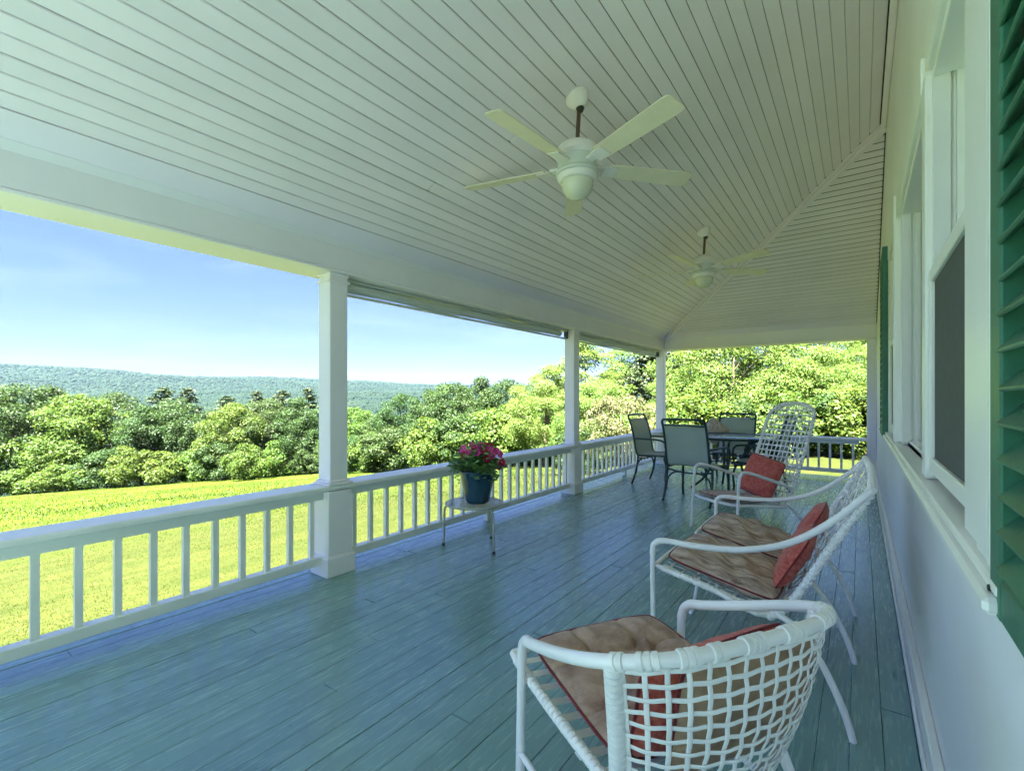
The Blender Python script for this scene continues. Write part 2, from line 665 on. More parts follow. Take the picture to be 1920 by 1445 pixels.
def thing(name, label, cat, loc=(0, 0, 0), rz=0.0, group=None):
    o = bpy.data.objects.new(name, None)
    o.empty_display_size = 0.2
    COL.objects.link(o)
    o.location = loc
    o.rotation_euler = (0, 0, rz)
    return tag(o, label, cat, group)


def copy_tree(o, parent=None):
    c = o.copy()
    COL.objects.link(c)
    if parent is not None:
        c.parent = parent
        c.matrix_parent_inverse = Matrix.Identity(4)
    for ch in list(o.children):
        copy_tree(ch, c)
    return c


# ------------------------------------------------------------------ terrain
def vnoise(x, y, seed=0):
    """smooth value noise on numpy arrays"""
    x = np.asarray(x, float)
    y = np.asarray(y, float)
    xi, yi = np.floor(x).astype(int), np.floor(y).astype(int)
    xf, yf = x - xi, y - yi
    u, w = xf * xf * (3 - 2 * xf), yf * yf * (3 - 2 * yf)

    def h(a, b):
        n = (a * 374761393 + b * 668265263 + seed * 1442695041) & 0x7fffffff
        n = ((n ^ (n >> 13)) * 1274126177) & 0x7fffffff
        return ((n ^ (n >> 16)) & 0xffff) / 65535.0
    return (h(xi, yi) * (1 - u) + h(xi + 1, yi) * u) * (1 - w) + (h(xi, yi + 1) * (1 - u) + h(xi + 1, yi + 1) * u) * w


def fbm(x, y, seed=0, o=4):
    s, a, t = 0, 0.5, 0
    for i in range(o):
        s = s + a * vnoise(x * 2 ** i, y * 2 ** i, seed + i)
        t += a
        a *= 0.5
    return s / t


YAW = R(36.3)


def smooth(a, b, x):
    t = np.clip((x - a) / (b - a), 0, 1)
    return t * t * (3 - 2 * t)


def ground_z(x, y):
    x = np.asarray(x, float)
    y = np.asarray(y, float)
    r = np.hypot(x, y)
    down = np.maximum(0, -x - 4)
    near = -1.0 - 0.118 * down - 0.03 * np.maximum(0, y - 4) * smooth(0, 12, -x) - 0.012 * np.maximum(0, y - 9)
    near = near + 0.25 * (fbm(x / 9, y / 9, 3) - 0.5) * smooth(8, 25, r)
    # valley and ridges, by bearing from the porch's view axis (positive to the right)
    brg = np.degrees(np.arctan2(x * math.cos(YAW) + y * math.sin(YAW), -x * math.sin(YAW) + y * math.cos(YAW)))
    valley = -42 - 8 * fbm(x / 300, y / 300, 9)
    ridge_h = np.interp(brg, [-180, -60, -47, -38, -28, -21, -17, -11, -4, 4, 12, 30, 90, 180],
                        [64, 114, 118, 112, 109, 84, 90, 76, 65, 61, 55, 45, 42, 64])
    rid = smooth(1300, 3300, r) * (ridge_h + 60) * (0.74 + 0.52 * fbm(x / 620, y / 620, 5))
    rid = rid + smooth(700, 1500, r) * (1 - smooth(1700, 2400, r)) * 62 * fbm(x / 420, y / 420, 15)
    far = valley + rid
    b = smooth(75, 260, r)
    # keep high ground behind the house and to the right
    return near * (1 - b) + far * b


def build_ground():
    na = 300
    rad = np.concatenate([np.linspace(0, 12, 13), np.geomspace(13, 90, 42), np.geomspace(97, 4300, 72)])
    ang = np.linspace(0, 2 * np.pi, na, endpoint=False)
    RR, AA = np.meshgrid(rad[1:], ang, indexing='ij')
    X = RR * np.cos(AA)
    Y = RR * np.sin(AA)
    Z = ground_z(X, Y)
    # under the house and the porch the ground stays level
    V = np.stack([X, Y, Z], -1).reshape(-1, 3)
    nr = len(rad) - 1
    vs = [tuple(p) for p in V] + [(0, 0, float(ground_z(0, 0)))]
    c = len(vs) - 1
    fs = []
    for i in range(nr - 1):
        for k in range(na):
            l = (k + 1) % na
            fs.append((i * na + k, (i + 1) * na + k, (i + 1) * na + l, i * na + l))
    for k in range(na):
        fs.append((c, k, (k + 1) % na))
    mb = MB()
    mb.v, mb.f = vs, fs
    return tag(obj('ground', mb, 'ground', smooth='all'), kind='structure')


build_ground()

# ------------------------------------------------------------------ porch dimensions
WX = 0.20            # face of the house wall
BX = -2.96           # inner face of the beam
YE = 8.85            # inner face of the end beam
Y0 = -2.15           # unseen porch end behind the camera, placed so sunlit floor bounces light inside
ZB, ZT = 2.14, 2.34  # beam bottom, ceiling spring line
SL = 0.475           # ceiling slope
SA = math.atan(SL)


def floor():
    sub = MB().box(-3.24, WX, Y0, YE + 0.32, -0.16, -0.034)
    fl = tag(obj('porch_floor', sub, 'floor'), kind='structure')
    W = 0.098
    pm = mesh_of(MB().box(-0.5 * W + 0.0007, 0.5 * W - 0.0007, -0.5, 0.5, -0.024, 0.0, 0.0015), 'plank', 'floor')
    x = WX - 0.035 - W / 2
    i = 0
    while x > -3.17:
        cuts = [Y0]
        yy = Y0 + random.uniform(0.9, 3.9)
        while yy < YE + 0.1:
            cuts.append(yy)
            yy += random.uniform(2.4, 4.4)
        cuts.append(YE + 0.3)
        for a, b in zip(cuts[:-1], cuts[1:]):
            link('plank', pm, fl, loc=(x, (a + b) / 2, random.uniform(-0.0012, 0.0012)),
                 scale=(1, (b - a) - 0.0025, 1))
        x -= W
        i += 1
    nose = MB().box(-3.255, x + W / 2 + 0.001 - W * 0 - 0.003, Y0, YE + 0.3, -0.028, 0.002, 0.006)
    obj('edge_board', nose, 'floor', fl)
    sk = MB().box(-3.21, -3.17, Y0, YE + 0.28, -1.15, -0.165).box(-3.17, 0.2, YE + 0.22, YE + 0.27, -1.15, -0.165)
    obj('skirt_board', sk, 'white', fl)


floor()


def ceiling():
    # deck above the boards, one slab per slope, and the roof skin with its overhang
    t = 0.020
    h1 = SL * (WX - BX)
    yh = YE - (WX - BX)

    def slab(d0, d1):
        mb = MB()
        a = [(BX - 0.3, Y0, ZT - 0.3 * SL), (WX, Y0, ZT + h1), (WX, yh, ZT + h1), (BX - 0.3, YE + 0.3, ZT - 0.3 * SL), (WX, YE + 0.3, ZT - 0.3 * SL)]
        lo = [(p[0], p[1], p[2] + d0) for p in a]
        hi = [(p[0], p[1], p[2] + d1) for p in a]
        mb.add(lo + hi, [(0, 1, 2, 3), (3, 2, 4), (5, 8, 7, 6), (8, 9, 7), (0, 5, 6, 1), (0, 3, 8, 5), (3, 4, 9, 8), (1, 6, 7, 2), (2, 7, 9, 4)])
        return mb
    ce = tag(obj('porch_ceiling', slab(t, t + 0.03), 'backing'), kind='structure')
    pitch = 0.0755            # horizontal step
    wb = pitch / math.cos(SA)
    bm = mesh_of(MB().box(-wb / 2 + 0.0017, wb / 2 - 0.0017, -0.5, 0.5, 0.0, 0.013, 0.0042), 'ceiling_board', 'ceiling')
    em = mesh_of(MB().box(-wb / 2 + 0.0048, wb / 2 - 0.0048, -0.5, 0.5, 0.0, 0.015, 0.007), 'ceiling_board', 'ceiling')
    x = BX + 0.165 + pitch / 2
    while x < WX - 0.045:
        ye = YE - (x - BX)
        z = ZT + SL * (x - BX)
        cuts = [Y0]
        yy = Y0 + random.uniform(1.0, 9.5)
        while yy < ye - 0.7:
            cuts.append(yy)
            yy += random.uniform(7.0, 10.0)
        cuts.append(ye - 0.055)
        for a, b in zip(cuts[:-1], cuts[1:]):
            link('ceiling_board', bm, ce, loc=(x, (a + b) / 2, z + random.uniform(-0.0006, 0.0006)),
                 rot=(0, -SA, 0), scale=(1, b - a - 0.001, 1))
        # the same course on the end slope
        y = YE - (x - BX)
        z2 = z
        if WX - x > 0.16:
            link('ceiling_board', em, ce, loc=((x + 0.055 + WX - 0.01) / 2, y, z2), rot=(0, -SA, R(-90)), scale=(1, WX - 0.01 - x - 0.055, 1))
        x += pitch
    # wide first board along each beam
    fm = mesh_of(MB().box(0.004, 0.165 / math.cos(SA) - 0.002, -0.5, 0.5, 0.0, 0.014, 0.002), 'frieze_board', 'ceiling')
    L = YE - 0.1 - Y0
    link('frieze_board', fm, ce, loc=(BX, (YE - 0.1 + Y0) / 2, ZT), rot=(0, -SA, 0), scale=(1, L, 1))
    link('frieze_board', fm, ce, loc=((BX + 0.1 + WX) / 2, YE, ZT), rot=(0, -SA, R(-90)), scale=(1, WX - BX - 0.12, 1))
    # hip trim: flat board with a bead, following the hip line down to the corner
    a = Vector((BX + 0.02, YE - 0.02, ZT + 0.02 * SL))
    b = Vector((WX - 0.01, YE - (WX - 0.01 - BX), ZT + SL * (WX - 0.01 - BX)))
    d = (b - a)
    for w, z0, z1, nm in ((0.118, -0.034, -0.012, 'hip_board'), (0.048, -0.062, -0.0355, 'hip_bead')):
        mb = MB().box(-w / 2, w / 2, 0, d.length, z0, z1, 0.004)
        o = obj(nm, mb, 'ceiling', ce)
        side = d.cross(Vector((0, 0, 1))).normalized()
        up = side.cross(d).normalized()
        o.matrix_world = Matrix.Translation(a) @ Matrix((side, d.normalized(), up)).transposed().to_4x4()
    # thin moulding where the boards meet the house wall
    obj('wall_moulding', MB().box(WX - 0.045, WX - 0.002, Y0, yh + 0.02, ZT + h1 - 0.052, ZT + h1 - 0.022, 0.006), 'ceiling', ce)
    # roof
    mb = MB()
    ov = 0.45
    z_e = ZT + 0.16
    zr = ZT + h1 + 0.33
    pa = [(BX - 0.3 - ov, Y0 - 0.2, z_e), (WX + 0.1, Y0 - 0.2, zr), (WX + 0.1, yh + 0.1, zr), (BX - 0.3 - ov, YE + 0.3 + ov, z_e), (WX + 0.1, YE + 0.3 + ov, z_e)]
    lo = pa
    hi = [(p[0], p[1], p[2] + 0.09) for p in pa]
    mb.add(lo + hi, [(0, 1, 2, 3), (3, 2, 4), (5, 8, 7, 6), (8, 9, 7), (0, 5, 6, 1), (0, 3, 8, 5), (3, 4, 9, 8), (1, 6, 7, 2), (2, 7, 9, 4)])
    tag(obj('porch_roof', mb, 'roofing'), kind='structure')
    sf = MB().box(BX - 0.3 - ov, BX - 0.31, Y0, YE + 0.3, ZT + 0.10, ZT + 0.12)
    sf.box(BX - 0.3 - ov, WX, YE + 0.305, YE + 0.3 + ov, ZT + 0.10, ZT + 0.12)
    sf.box(BX - 0.33 - ov, BX - 0.3 - ov, Y0, YE + 0.33 + ov, ZT + 0.07, ZT + 0.26)
    sf.box(BX - 0.3 - ov, WX, YE + 0.3 + ov, YE + 0.33 + ov, ZT + 0.07, ZT + 0.26)
    o = obj('eave_board', sf, 'white', bpy.data.objects['porch_roof'])


ceiling()


def beams():
    b = thing('porch_beam', 'long white boxed beam running above the side railing posts', 'beam')
    obj('inner_face', MB().box(BX - 0.022, BX, Y0, YE, ZB + 0.012, ZT + 0.03, 0.003), 'white', b)
    obj('bottom_board', MB().box(BX - 0.30, BX + 0.006, Y0, YE + 0.3, ZB - 0.008, ZB + 0.010, 0.004), 'white', b)
    obj('outer_face', MB().box(BX - 0.30, BX - 0.278, Y0, YE + 0.3, ZB + 0.012, ZT + 0.12, 0.003), 'white', b)
    obj('crown_moulding', MB().add([(BX + 0.001, Y0, ZT - 0.028), (BX + 0.03, Y0, ZT + 0.012), (BX + 0.001, Y0, ZT + 0.012),
                                    (BX + 0.001, YE - 0.001, ZT - 0.028), (BX + 0.03, YE - 0.03, ZT + 0.012), (BX + 0.001, YE - 0.001, ZT + 0.012)],
                                   [(0, 1, 4, 3), (1, 2, 5, 4), (0, 2, 1), (3, 4, 5), (0, 3, 5, 2)]), 'white', b)
    e = thing('porch_beam', 'short white boxed beam across the far end of the porch', 'beam')
    obj('inner_face', MB().box(BX + 0.002, WX - 0.002, YE, YE + 0.022, ZB + 0.012, ZT + 0.03, 0.003), 'white', e)
    obj('bottom_board', MB().box(BX + 0.008, WX - 0.002, YE - 0.006, YE + 0.298, ZB - 0.008, ZB + 0.010, 0.004), 'white', e)
    obj('outer_face', MB().box(BX + 0.002, WX - 0.002, YE + 0.277, YE + 0.30, ZB + 0.012, ZT + 0.12, 0.003), 'white', e)


beams()

POST_X = -3.06
PY = [-1.53, 1.99, 5.50, 8.955]


def post(x, y, label):
    p = thing('porch_post', label, 'post', (x, y, 0), 0, 'white posts along the porch edge')
    obj('base_block', MB().box(-0.108, 0.108, -0.113, 0.113, 0.001, 0.132, 0.004).box(-0.101, 0.101, -0.105, 0.105, 0.132, 0.142, 0.004), 'white', p)
    obj('pedestal', MB().box(-0.092, 0.092, -0.095, 0.095, 0.142, 0.592, 0.004), 'white', p)
    m = MB().box(-0.071, 0.071, -0.071, 0.071, 0.655, ZB - 0.012, 0.004)
    obj('shaft', m, 'white', p)
    m = MB().box(-0.098, 0.098, -0.098, 0.098, 0.634, 0.648, 0.004).box(-0.084, 0.084, -0.084, 0.084, 0.648, 0.668, 0.006)
    obj('base_moulding', m, 'white', p)
    m = MB().box(-0.083, 0.083, -0.083, 0.083, ZB - 0.075, ZB - 0.058, 0.004).box(-0.080, 0.080, -0.080, 0.080, ZB - 0.028, ZB - 0.010, 0.004)
    obj('capital', m, 'white', p)
    return p


post(POST_X, PY[0], 'white square porch post at the side of the first railing bay, nearest the viewer')
post(POST_X, PY[1], 'white square porch post between the open bay and the first rolled shade')
post(POST_X, PY[2], 'white square porch post between the two rolled shades')
post(POST_X, PY[3], 'white square corner post behind the dark green dining chairs')
pil = thing('wall_pilaster', 'white half post against the house wall at the far end of the porch', 'post', (WX - 0.062, 8.955, 0))
obj('shaft', MB().box(-0.058, 0.058, -0.07, 0.07, 0.012, ZB - 0.012, 0.004), 'white', pil)
obj('base_block', MB().box(-0.072, 0.06, -0.09, 0.09, 0.001, 0.012).box(-0.07, 0.058, -0.085, 0.085, 0.012, 0.13, 0.004), 'white', pil)


def railing(p0, p1, label, n=None):
    """railing bay between two posts; local x runs along the bay"""
    a, b = Vector((*p0, 0)), Vector((*p1, 0))
    L = (b - a).length
    rz = math.atan2(b.y - a.y, b.x - a.x)
    r = thing('porch_railing', label, 'railing', a, rz, 'white baluster railings round the porch')
    # local -y is the porch side when running along +Y
    obj('handrail', MB().box(-0.005, L + 0.005, -0.090, 0.130, 0.597, 0.632, 0.008), 'rail', r)
    obj('top_rail', MB().box(0.094, L - 0.094, -0.034, 0.034, 0.535, 0.5965, 0.003), 'rail', r)
    obj('bottom_rail', MB().box(0.094, L - 0.094, -0.034, 0.034, 0.083, 0.140, 0.004), 'rail', r)
    foot = MB().box(L / 2 - 0.03, L / 2 + 0.03, -0.025, 0.025, 0.002, 0.0825, 0.003)
    obj('foot_block', foot, 'rail', r)
    k = int((L - 0.19) / 0.1455)
    st = (L - 0.19) / k
    bm = bpy.data.meshes.get('baluster') or mesh_of(MB().box(-0.0155, 0.0155, -0.0155, 0.0155, 0.1405, 0.5345), 'baluster', 'rail')
    for i in range(k):
        link('baluster', bm, r, loc=(0.095 + st * (i + 0.5), 0, 0))
    return r


railing((POST_X, PY[0]), (POST_X, PY[1]), 'white railing bay nearest the viewer, under the open bay without a shade')
railing((POST_X, PY[1]), (POST_X, PY[2]), 'white railing bay behind the blue flower pot')
railing((POST_X, PY[2]), (POST_X, PY[3]), 'white railing bay behind the left dark green dining chair')
railing((WX - 0.12, PY[3]), (POST_X, PY[3]), 'white railing across the far end of the porch behind the glass table')


def rolled_shade(y0, y1, label):
    s = thing('rolled_shade', label, 'shade', (POST_X - 0.035, (y0 + y1) / 2, ZB - 0.075), 0, 'rolled shades under the porch beam')
    L = y1 - y0
    pts = [(0, -L / 2 + 0.03 + L * 0.94 * i / 12, 0.004 * math.sin(i * 1.3)) for i in range(13)]
    obj('shade_roll', MB().tube(pts, [0.036 + 0.002 * math.sin(i * 2.1) for i in range(13)], 14), 'shade', s, True)
    obj('bottom_bar', MB().box(-0.012, 0.012, -L / 2 + 0.02, L / 2 - 0.02, -0.062, -0.041, 0.004), 'fan_dark', s)
    obj('head_rail', MB().box(-0.02, 0.03, -L / 2 + 0.01, L / 2 - 0.01, 0.041, 0.060, 0.004), 'shade', s)
    for e in (-1, 1):
        yb = e * (L / 2 - 0.006)
        obj('bracket', MB().box(-0.03, 0.03, yb - 0.005, yb + 0.005, -0.05, 0.064, 0.002), 'dark', s)


rolled_shade(PY[1] + 0.09, PY[2] - 0.09, 'long rolled up shade between the two free standing posts')
rolled_shade(PY[2] + 0.09, PY[3] - 0.09, 'long rolled up shade between the second post and the corner post')


# ------------------------------------------------------------------ house
def house():
    h = thing('farmhouse', 'white house wall with trimmed windows and green shutters along the porch', 'house')
    Z0, Z1 = 1.02, 2.21
    wins = [(1.22, 1.86), (1.96, 3.15), (3.40, 4.15)]
    T = 0.30
    mb = MB()
    X0, X1 = WX, WX + T
    mb.box(X0, X1, -6, 8.97, -1.2, Z0)
    mb.box(X0, X1, -6, 8.97, Z1, 6.2)
    ys = [-6] + [v for w in wins for v in w] + [8.97]
    for i in range(0, len(ys), 2):
        mb.box(X0, X1, ys[i], ys[i + 1], Z0, Z1)
    # the rest of the house
    mb.box(X1, 9.0, 8.67, 8.97, -1.2, 6.2)
    mb.box(X1, 9.0, -6, -5.7, -1.2, 6.2)
    mb.box(9.0, 9.3, -6, 8.97, -1.2, 6.2)
    obj('wall', mb, 'wall', h)
    rf = MB().add([(-0.2, -6.4, 6.2), (9.7, -6.4, 6.2), (9.7, 9.4, 6.2), (-0.2, 9.4, 6.2), (4.7, -6.4, 8.6), (4.7, 9.4, 8.6)],
                  [(0, 3, 5, 4), (1, 4, 5, 2), (0, 4, 1), (3, 2, 5), (0, 1, 2, 3)])
    obj('roof', rf, 'roofing', h)
    room = MB().box(WX + T + 0.9, WX + T + 0.95, 0.3, 5, 0, 3).box(WX + T, WX + T + 0.95, 0.3, 5, -0.02, 0).box(WX + T, WX + T + 0.95, 0.3, 5, 3, 3.02)
    room.box(WX + T, WX + T + 0.95, 0.28, 0.3, 0, 3).box(WX + T, WX + T + 0.95, 5, 5.02, 0, 3)
    obj('interior', room, 'room', h)
    # baseboard with its shoe and cap lines
    obj('baseboard', MB().box(WX - 0.022, WX - 0.001, Y0, 8.86, 0.002, 0.150, 0.003).box(WX - 0.034, WX - 0.0225, Y0, 8.86, 0.002, 0.045, 0.005)
        .box(WX - 0.028, WX - 0.001, Y0, 8.86, 0.1505, 0.168, 0.005), 'trim', h)

    # continuous moulded sill under the windows
    def window(nm, ya, yb, depth, near_case, far_case, screen):
        w = bpy.data.objects.new('window', None)
        COL.objects.link(w)
        w.parent = h
        cf = WX - 0.045         # casing face
        m = MB()
        if near_case:
            m.box(cf, WX - 0.001, ya - near_case + 0.03, ya - 0.02, Z0 - 0.012, Z1, 0.003)
            m.box(cf - 0.010, WX - 0.001, ya - near_case, ya - near_case + 0.029, Z0 - 0.012, Z1 + 0.13, 0.006)
            m.box(cf + 0.012, WX - 0.001, ya - 0.0195, ya + 0.004, Z0 - 0.012, Z1, 0.004)
            m.box(cf - 0.008, WX - 0.001, ya - near_case + 0.0295, ya - near_case + 0.12, Z0 - 0.012, Z1, 0.008)
        if far_case:
            m.box(cf + 0.02, WX - 0.001, yb - 0.004, yb + far_case, Z0 - 0.012, Z1, 0.004)
        m.box(cf, WX - 0.001, ya - (near_case or 0) + 0.03, yb + (far_case or 0.0), Z1 + 0.001, Z1 + 0.12, 0.004)
        obj('casing', m, 'trim', w)
        # jamb liner with track grooves
        m = MB()
        for yy, sg in ((ya, 1), (yb, -1)):
            for (xa, xb, pr) in ((WX - 0.03, WX + 0.01, 0.022), (WX + 0.0105, WX + 0.022, 0.010), (WX + 0.0225, WX + 0.045, 0.024),
                                 (WX + 0.0455, WX + 0.058, 0.010), (WX + 0.0585, WX + 0.16, 0.022)):
                lo, hi = sorted((yy - sg * 0.002, yy + sg * pr))
                m.box(xa, xb, lo, hi, Z0 + 0.002, Z1 - 0.002, 0.0015)
        m.box(WX - 0.03, WX + 0.16, ya + 0.025, yb - 0.025, Z1 - 0.03, Z1 - 0.002, 0.002)
        obj('jamb', m, 'trim', w)
        m = MB().box(WX - 0.0, WX + 0.25, ya, yb, Z0 - 0.028, Z0 + 0.012, 0.002)
        m.box(WX + 0.02, WX + 0.035, ya + 0.026, yb - 0.026, Z0 + 0.0125, Z0 + 0.02, 0.002)
        obj('stool', m, 'trim', w)
        zm = 1.60
        xg = WX + depth
        # upper sash, glass and glazing bars
        m = MB().box(xg - 0.018, xg + 0.018, ya + 0.026, ya + 0.062, zm, Z1 - 0.032, 0.003).box(xg - 0.018, xg + 0.018, yb - 0.062, yb - 0.026, zm, Z1 - 0.032, 0.003)
        m.box(xg - 0.018, xg + 0.018, ya + 0.0625, yb - 0.0625, Z1 - 0.085, Z1 - 0.032, 0.003).box(xg - 0.018, xg + 0.018, ya + 0.0625, yb - 0.0625, zm, zm + 0.04, 0.003)
        obj('upper_sash', m, 'trim', w)
        m = MB()
        mid = (ya + yb) / 2
        m.box(xg - 0.012, xg + 0.012, mid - 0.011, mid + 0.011, zm + 0.0405, Z1 - 0.0855, 0.002)
        m.box(xg - 0.010, xg + 0.010, ya + 0.0625, yb - 0.0625, (zm + Z1) / 2 - 0.03, (zm + Z1) / 2 - 0.008, 0.002)
        obj('glazing_bar', m, 'trim', w)
        obj('pane', MB().box(xg - 0.003, xg + 0.003, ya + 0.07, yb - 0.07, zm + 0.03, Z1 - 0.08), 'pane', w)
        if screen:
            xs = WX - 0.025
            m = MB().box(xs - 0.012, xs + 0.012, ya + 0.006, ya + 0.034, Z0 + 0.015, zm + 0.02, 0.003).box(xs - 0.012, xs + 0.012, yb - 0.036, yb - 0.006, Z0 + 0.015, zm + 0.02, 0.003)
            m.box(xs - 0.012, xs + 0.012, ya + 0.0345, yb - 0.0365, Z0 + 0.015, Z0 + 0.055, 0.003).box(xs - 0.012, xs + 0.012, ya + 0.0345, yb - 0.0365, zm - 0.015, zm + 0.02, 0.003)
            obj('screen_frame', m, 'trim', w)
            obj('screen', MB().box(xs - 0.002, xs + 0.002, ya + 0.03, yb - 0.03, Z0 + 0.05, zm - 0.01), 'screen', w)
        m = MB().box(xg + 0.0185, xg + 0.05, ya + 0.026, ya + 0.075, Z0 + 0.013, zm + 0.03, 0.003).box(xg + 0.0185, xg + 0.05, yb - 0.075, yb - 0.026, Z0 + 0.013, zm + 0.03, 0.003)
        m.box(xg + 0.0185, xg + 0.05, ya + 0.0755, yb - 0.0755, Z0 + 0.013, Z0 + 0.08, 0.003).box(xg + 0.0185, xg + 0.05, ya + 0.0755, yb - 0.0755, zm - 0.01, zm + 0.03, 0.003)
        obj('lower_sash', m, 'trim', w)
        obj('pane', MB().box(xg + 0.031, xg + 0.037, ya + 0.07, yb - 0.07, Z0 + 0.07, zm), 'pane', w)
        return w
    w1 = window('w', 1.22, 1.86, 0.06, 0.30, 0, True)
    window('w', 1.96, 3.15, 0.13, 0, 0.14, False)
    window('w', 3.40, 4.15, 0.04, 0.11, 0.10, True)
    obj('mullion', MB().box(WX - 0.045, WX + 0.17, 1.863, 1.957, Z0 - 0.01, Z1, 0.004), 'trim', h)
    sl = MB().box(WX - 0.072, WX - 0.001, 0.86, 4.26, Z0 - 0.052, Z0 - 0.030, 0.006)
    sl.box(WX - 0.060, WX - 0.001, 0.86, 4.26, Z0 - 0.0295, Z0 - 0.013, 0.004)
    sl.box(WX - 0.035, WX - 0.001, 0.88, 4.24, Z0 - 0.10, Z0 - 0.0525, 0.005)
    obj('sill', sl, 'trim', h)

    def shutter(ya, yb, z0, z1, xf):
        s = bpy.data.objects.new('shutter', None)
        COL.objects.link(s)
        s.parent = h
        st = 0.058
        t = 0.034
        m = MB().box(xf, xf + t, ya, ya + st, z0, z1, 0.003).box(xf, xf + t, yb - st, yb, z0, z1, 0.003)
        m.box(xf + 0.001, xf + t - 0.001, ya + st - 0.001, yb - st + 0.001, z0, z0 + 0.055, 0.003)
        m.box(xf + 0.001, xf + t - 0.001, ya + st - 0.001, yb - st + 0.001, z1 - 0.06, z1, 0.003)
        obj('frame', m, 'shutter', s)
        # louvre slats, each a tilted blade
        w = yb - ya - 2 * st + 0.006
        sm = mesh_of(MB().box(-0.0275, 0.0275, -w / 2, w / 2, -0.0035, 0.0035, 0.002), 'slat', 'shutter')
        z = z0 + 0.085
        while z < z1 - 0.085:
            link('slat', sm, s, loc=(xf + t / 2, (ya + yb) / 2, z), rot=(random.uniform(-0.01, 0.01), R(-48) + random.uniform(-0.03, 0.03), 0))
            z += 0.046
        obj('hinge_pin', MB().lathe([(0.0, 0.0), (0.0045, 0.0), (0.0045, 0.003), (0.003, 0.004), (0, 0.004)], 10)
            .xform(Matrix.Translation((xf - 0.0005, yb - 0.012, z0 + 0.03)) @ Matrix.Rotation(R(-90), 4, 'Y')), 'dark', s)
        return s
    shutter(0.42, 0.905, 0.965, 2.33, 0.142)
    shutter(4.27, 4.74, 0.97, 2.32, 0.125)


house()


# ------------------------------------------------------------------ ceiling fans
def make_fan(x, y, rot, label):
    zc = ZT + SL * (x - BX)
    f = thing('ceiling_fan', label, 'fan', (x, y, 2.655), rot, 'white five blade fans hanging from the porch ceiling')
    H = zc - 2.655
    cn = MB().lathe([(0.0, -0.075), (0.018, -0.075), (0.03, -0.068), (0.062, -0.03), (0.074, 0.0), (0.074, 0.018)], 24)
    tilt = Matrix.Translation((0, 0, H - 0.004)) @ Matrix.Rotation(-rot, 4, 'Z') @ Matrix.Rotation(-SA, 4, 'Y')
    obj('canopy', cn.xform(tilt), 'fan', f, True)
    obj('hanger_ball', MB().lathe([(0.0, -0.028), (0.018, -0.02), (0.026, 0.0), (0.018, 0.02), (0, 0.028)], 14, (0.02 * math.cos(-rot), 0.02 * math.sin(-rot), H - 0.075)), 'dark', f, True)
    obj('downrod', MB().tube([(0, 0, 0.145), (0.012 * math.cos(-rot), 0.012 * math.sin(-rot), H - 0.075)], 0.0125, 10), 'bronze', f, True)
    obj('motor_housing', MB().lathe([(0.02, 0.165), (0.045, 0.16), (0.075, 0.142), (0.115, 0.122), (0.132, 0.095), (0.135, 0.066), (0.125, 0.058), (0.118, 0.05)], 32), 'fan', f, True)
    obj('motor_band', MB().lathe([(0.117, 0.05), (0.117, -0.02), (0.127, -0.024), (0.135, -0.04), (0.132, -0.052), (0.126, -0.054)], 32), 'fan_dark', f, True)
    obj('light_ring', MB().lathe([(0.122, -0.0545), (0.122, -0.06), (0.116, -0.082), (0.108, -0.089), (0.098, -0.09)], 32), 'fan', f, True)
    obj('light_bowl', MB().lathe([(0.097, -0.0905), (0.096, -0.115), (0.086, -0.148), (0.066, -0.174), (0.038, -0.190), (0.0, -0.195)], 32), 'bowl', f, True)
    # blade: rounded planform with thickness, pitched
    pl = [(0.20, -0.053), (0.45, -0.060), (0.715, -0.066), (0.742, -0.062), (0.755, -0.048), (0.760, 0.046), (0.748, 0.060), (0.725, 0.065), (0.45, 0.061), (0.20, 0.054)]
    nb = len(pl)
    mb = MB().add([(a, b, 0.0035) for a, b in pl] + [(a, b, -0.0035) for a, b in pl],
                  [tuple(range(nb)), tuple(range(2 * nb - 1, nb - 1, -1))] + [(i, nb + i, nb + (i + 1) % nb, (i + 1) % nb) for i in range(nb)])
    mb.xform(Matrix.Rotation(R(-13), 4, 'X'))
    bm = mesh_of(mb, 'blade', 'blade')
    br = MB().box(0.112, 0.17, -0.028, 0.028, -0.006, 0.010, 0.003).xform(Matrix.Rotation(R(-6), 4, 'X'))
    b2 = MB().box(0.165, 0.255, -0.043, 0.043, -0.0115, -0.0040, 0.002).xform(Matrix.Rotation(R(-13), 4, 'X'))
    br.add(b2.v, b2.f)
    brm = mesh_of(br, 'blade_bracket', 'fan')
    for k in range(5):
        b = link('blade', bm, f, rot=(0, 0, R(72 * k)))
        link('blade_bracket', brm, b)
    return f


make_fan(-1.395, 2.573, R(-23), 'nearer white five blade ceiling fan with bronze downrod, large in the middle of the ceiling')
make_fan(-1.39, 5.46, R(-27), 'farther white five blade ceiling fan, small, beside the hip line of the ceiling')


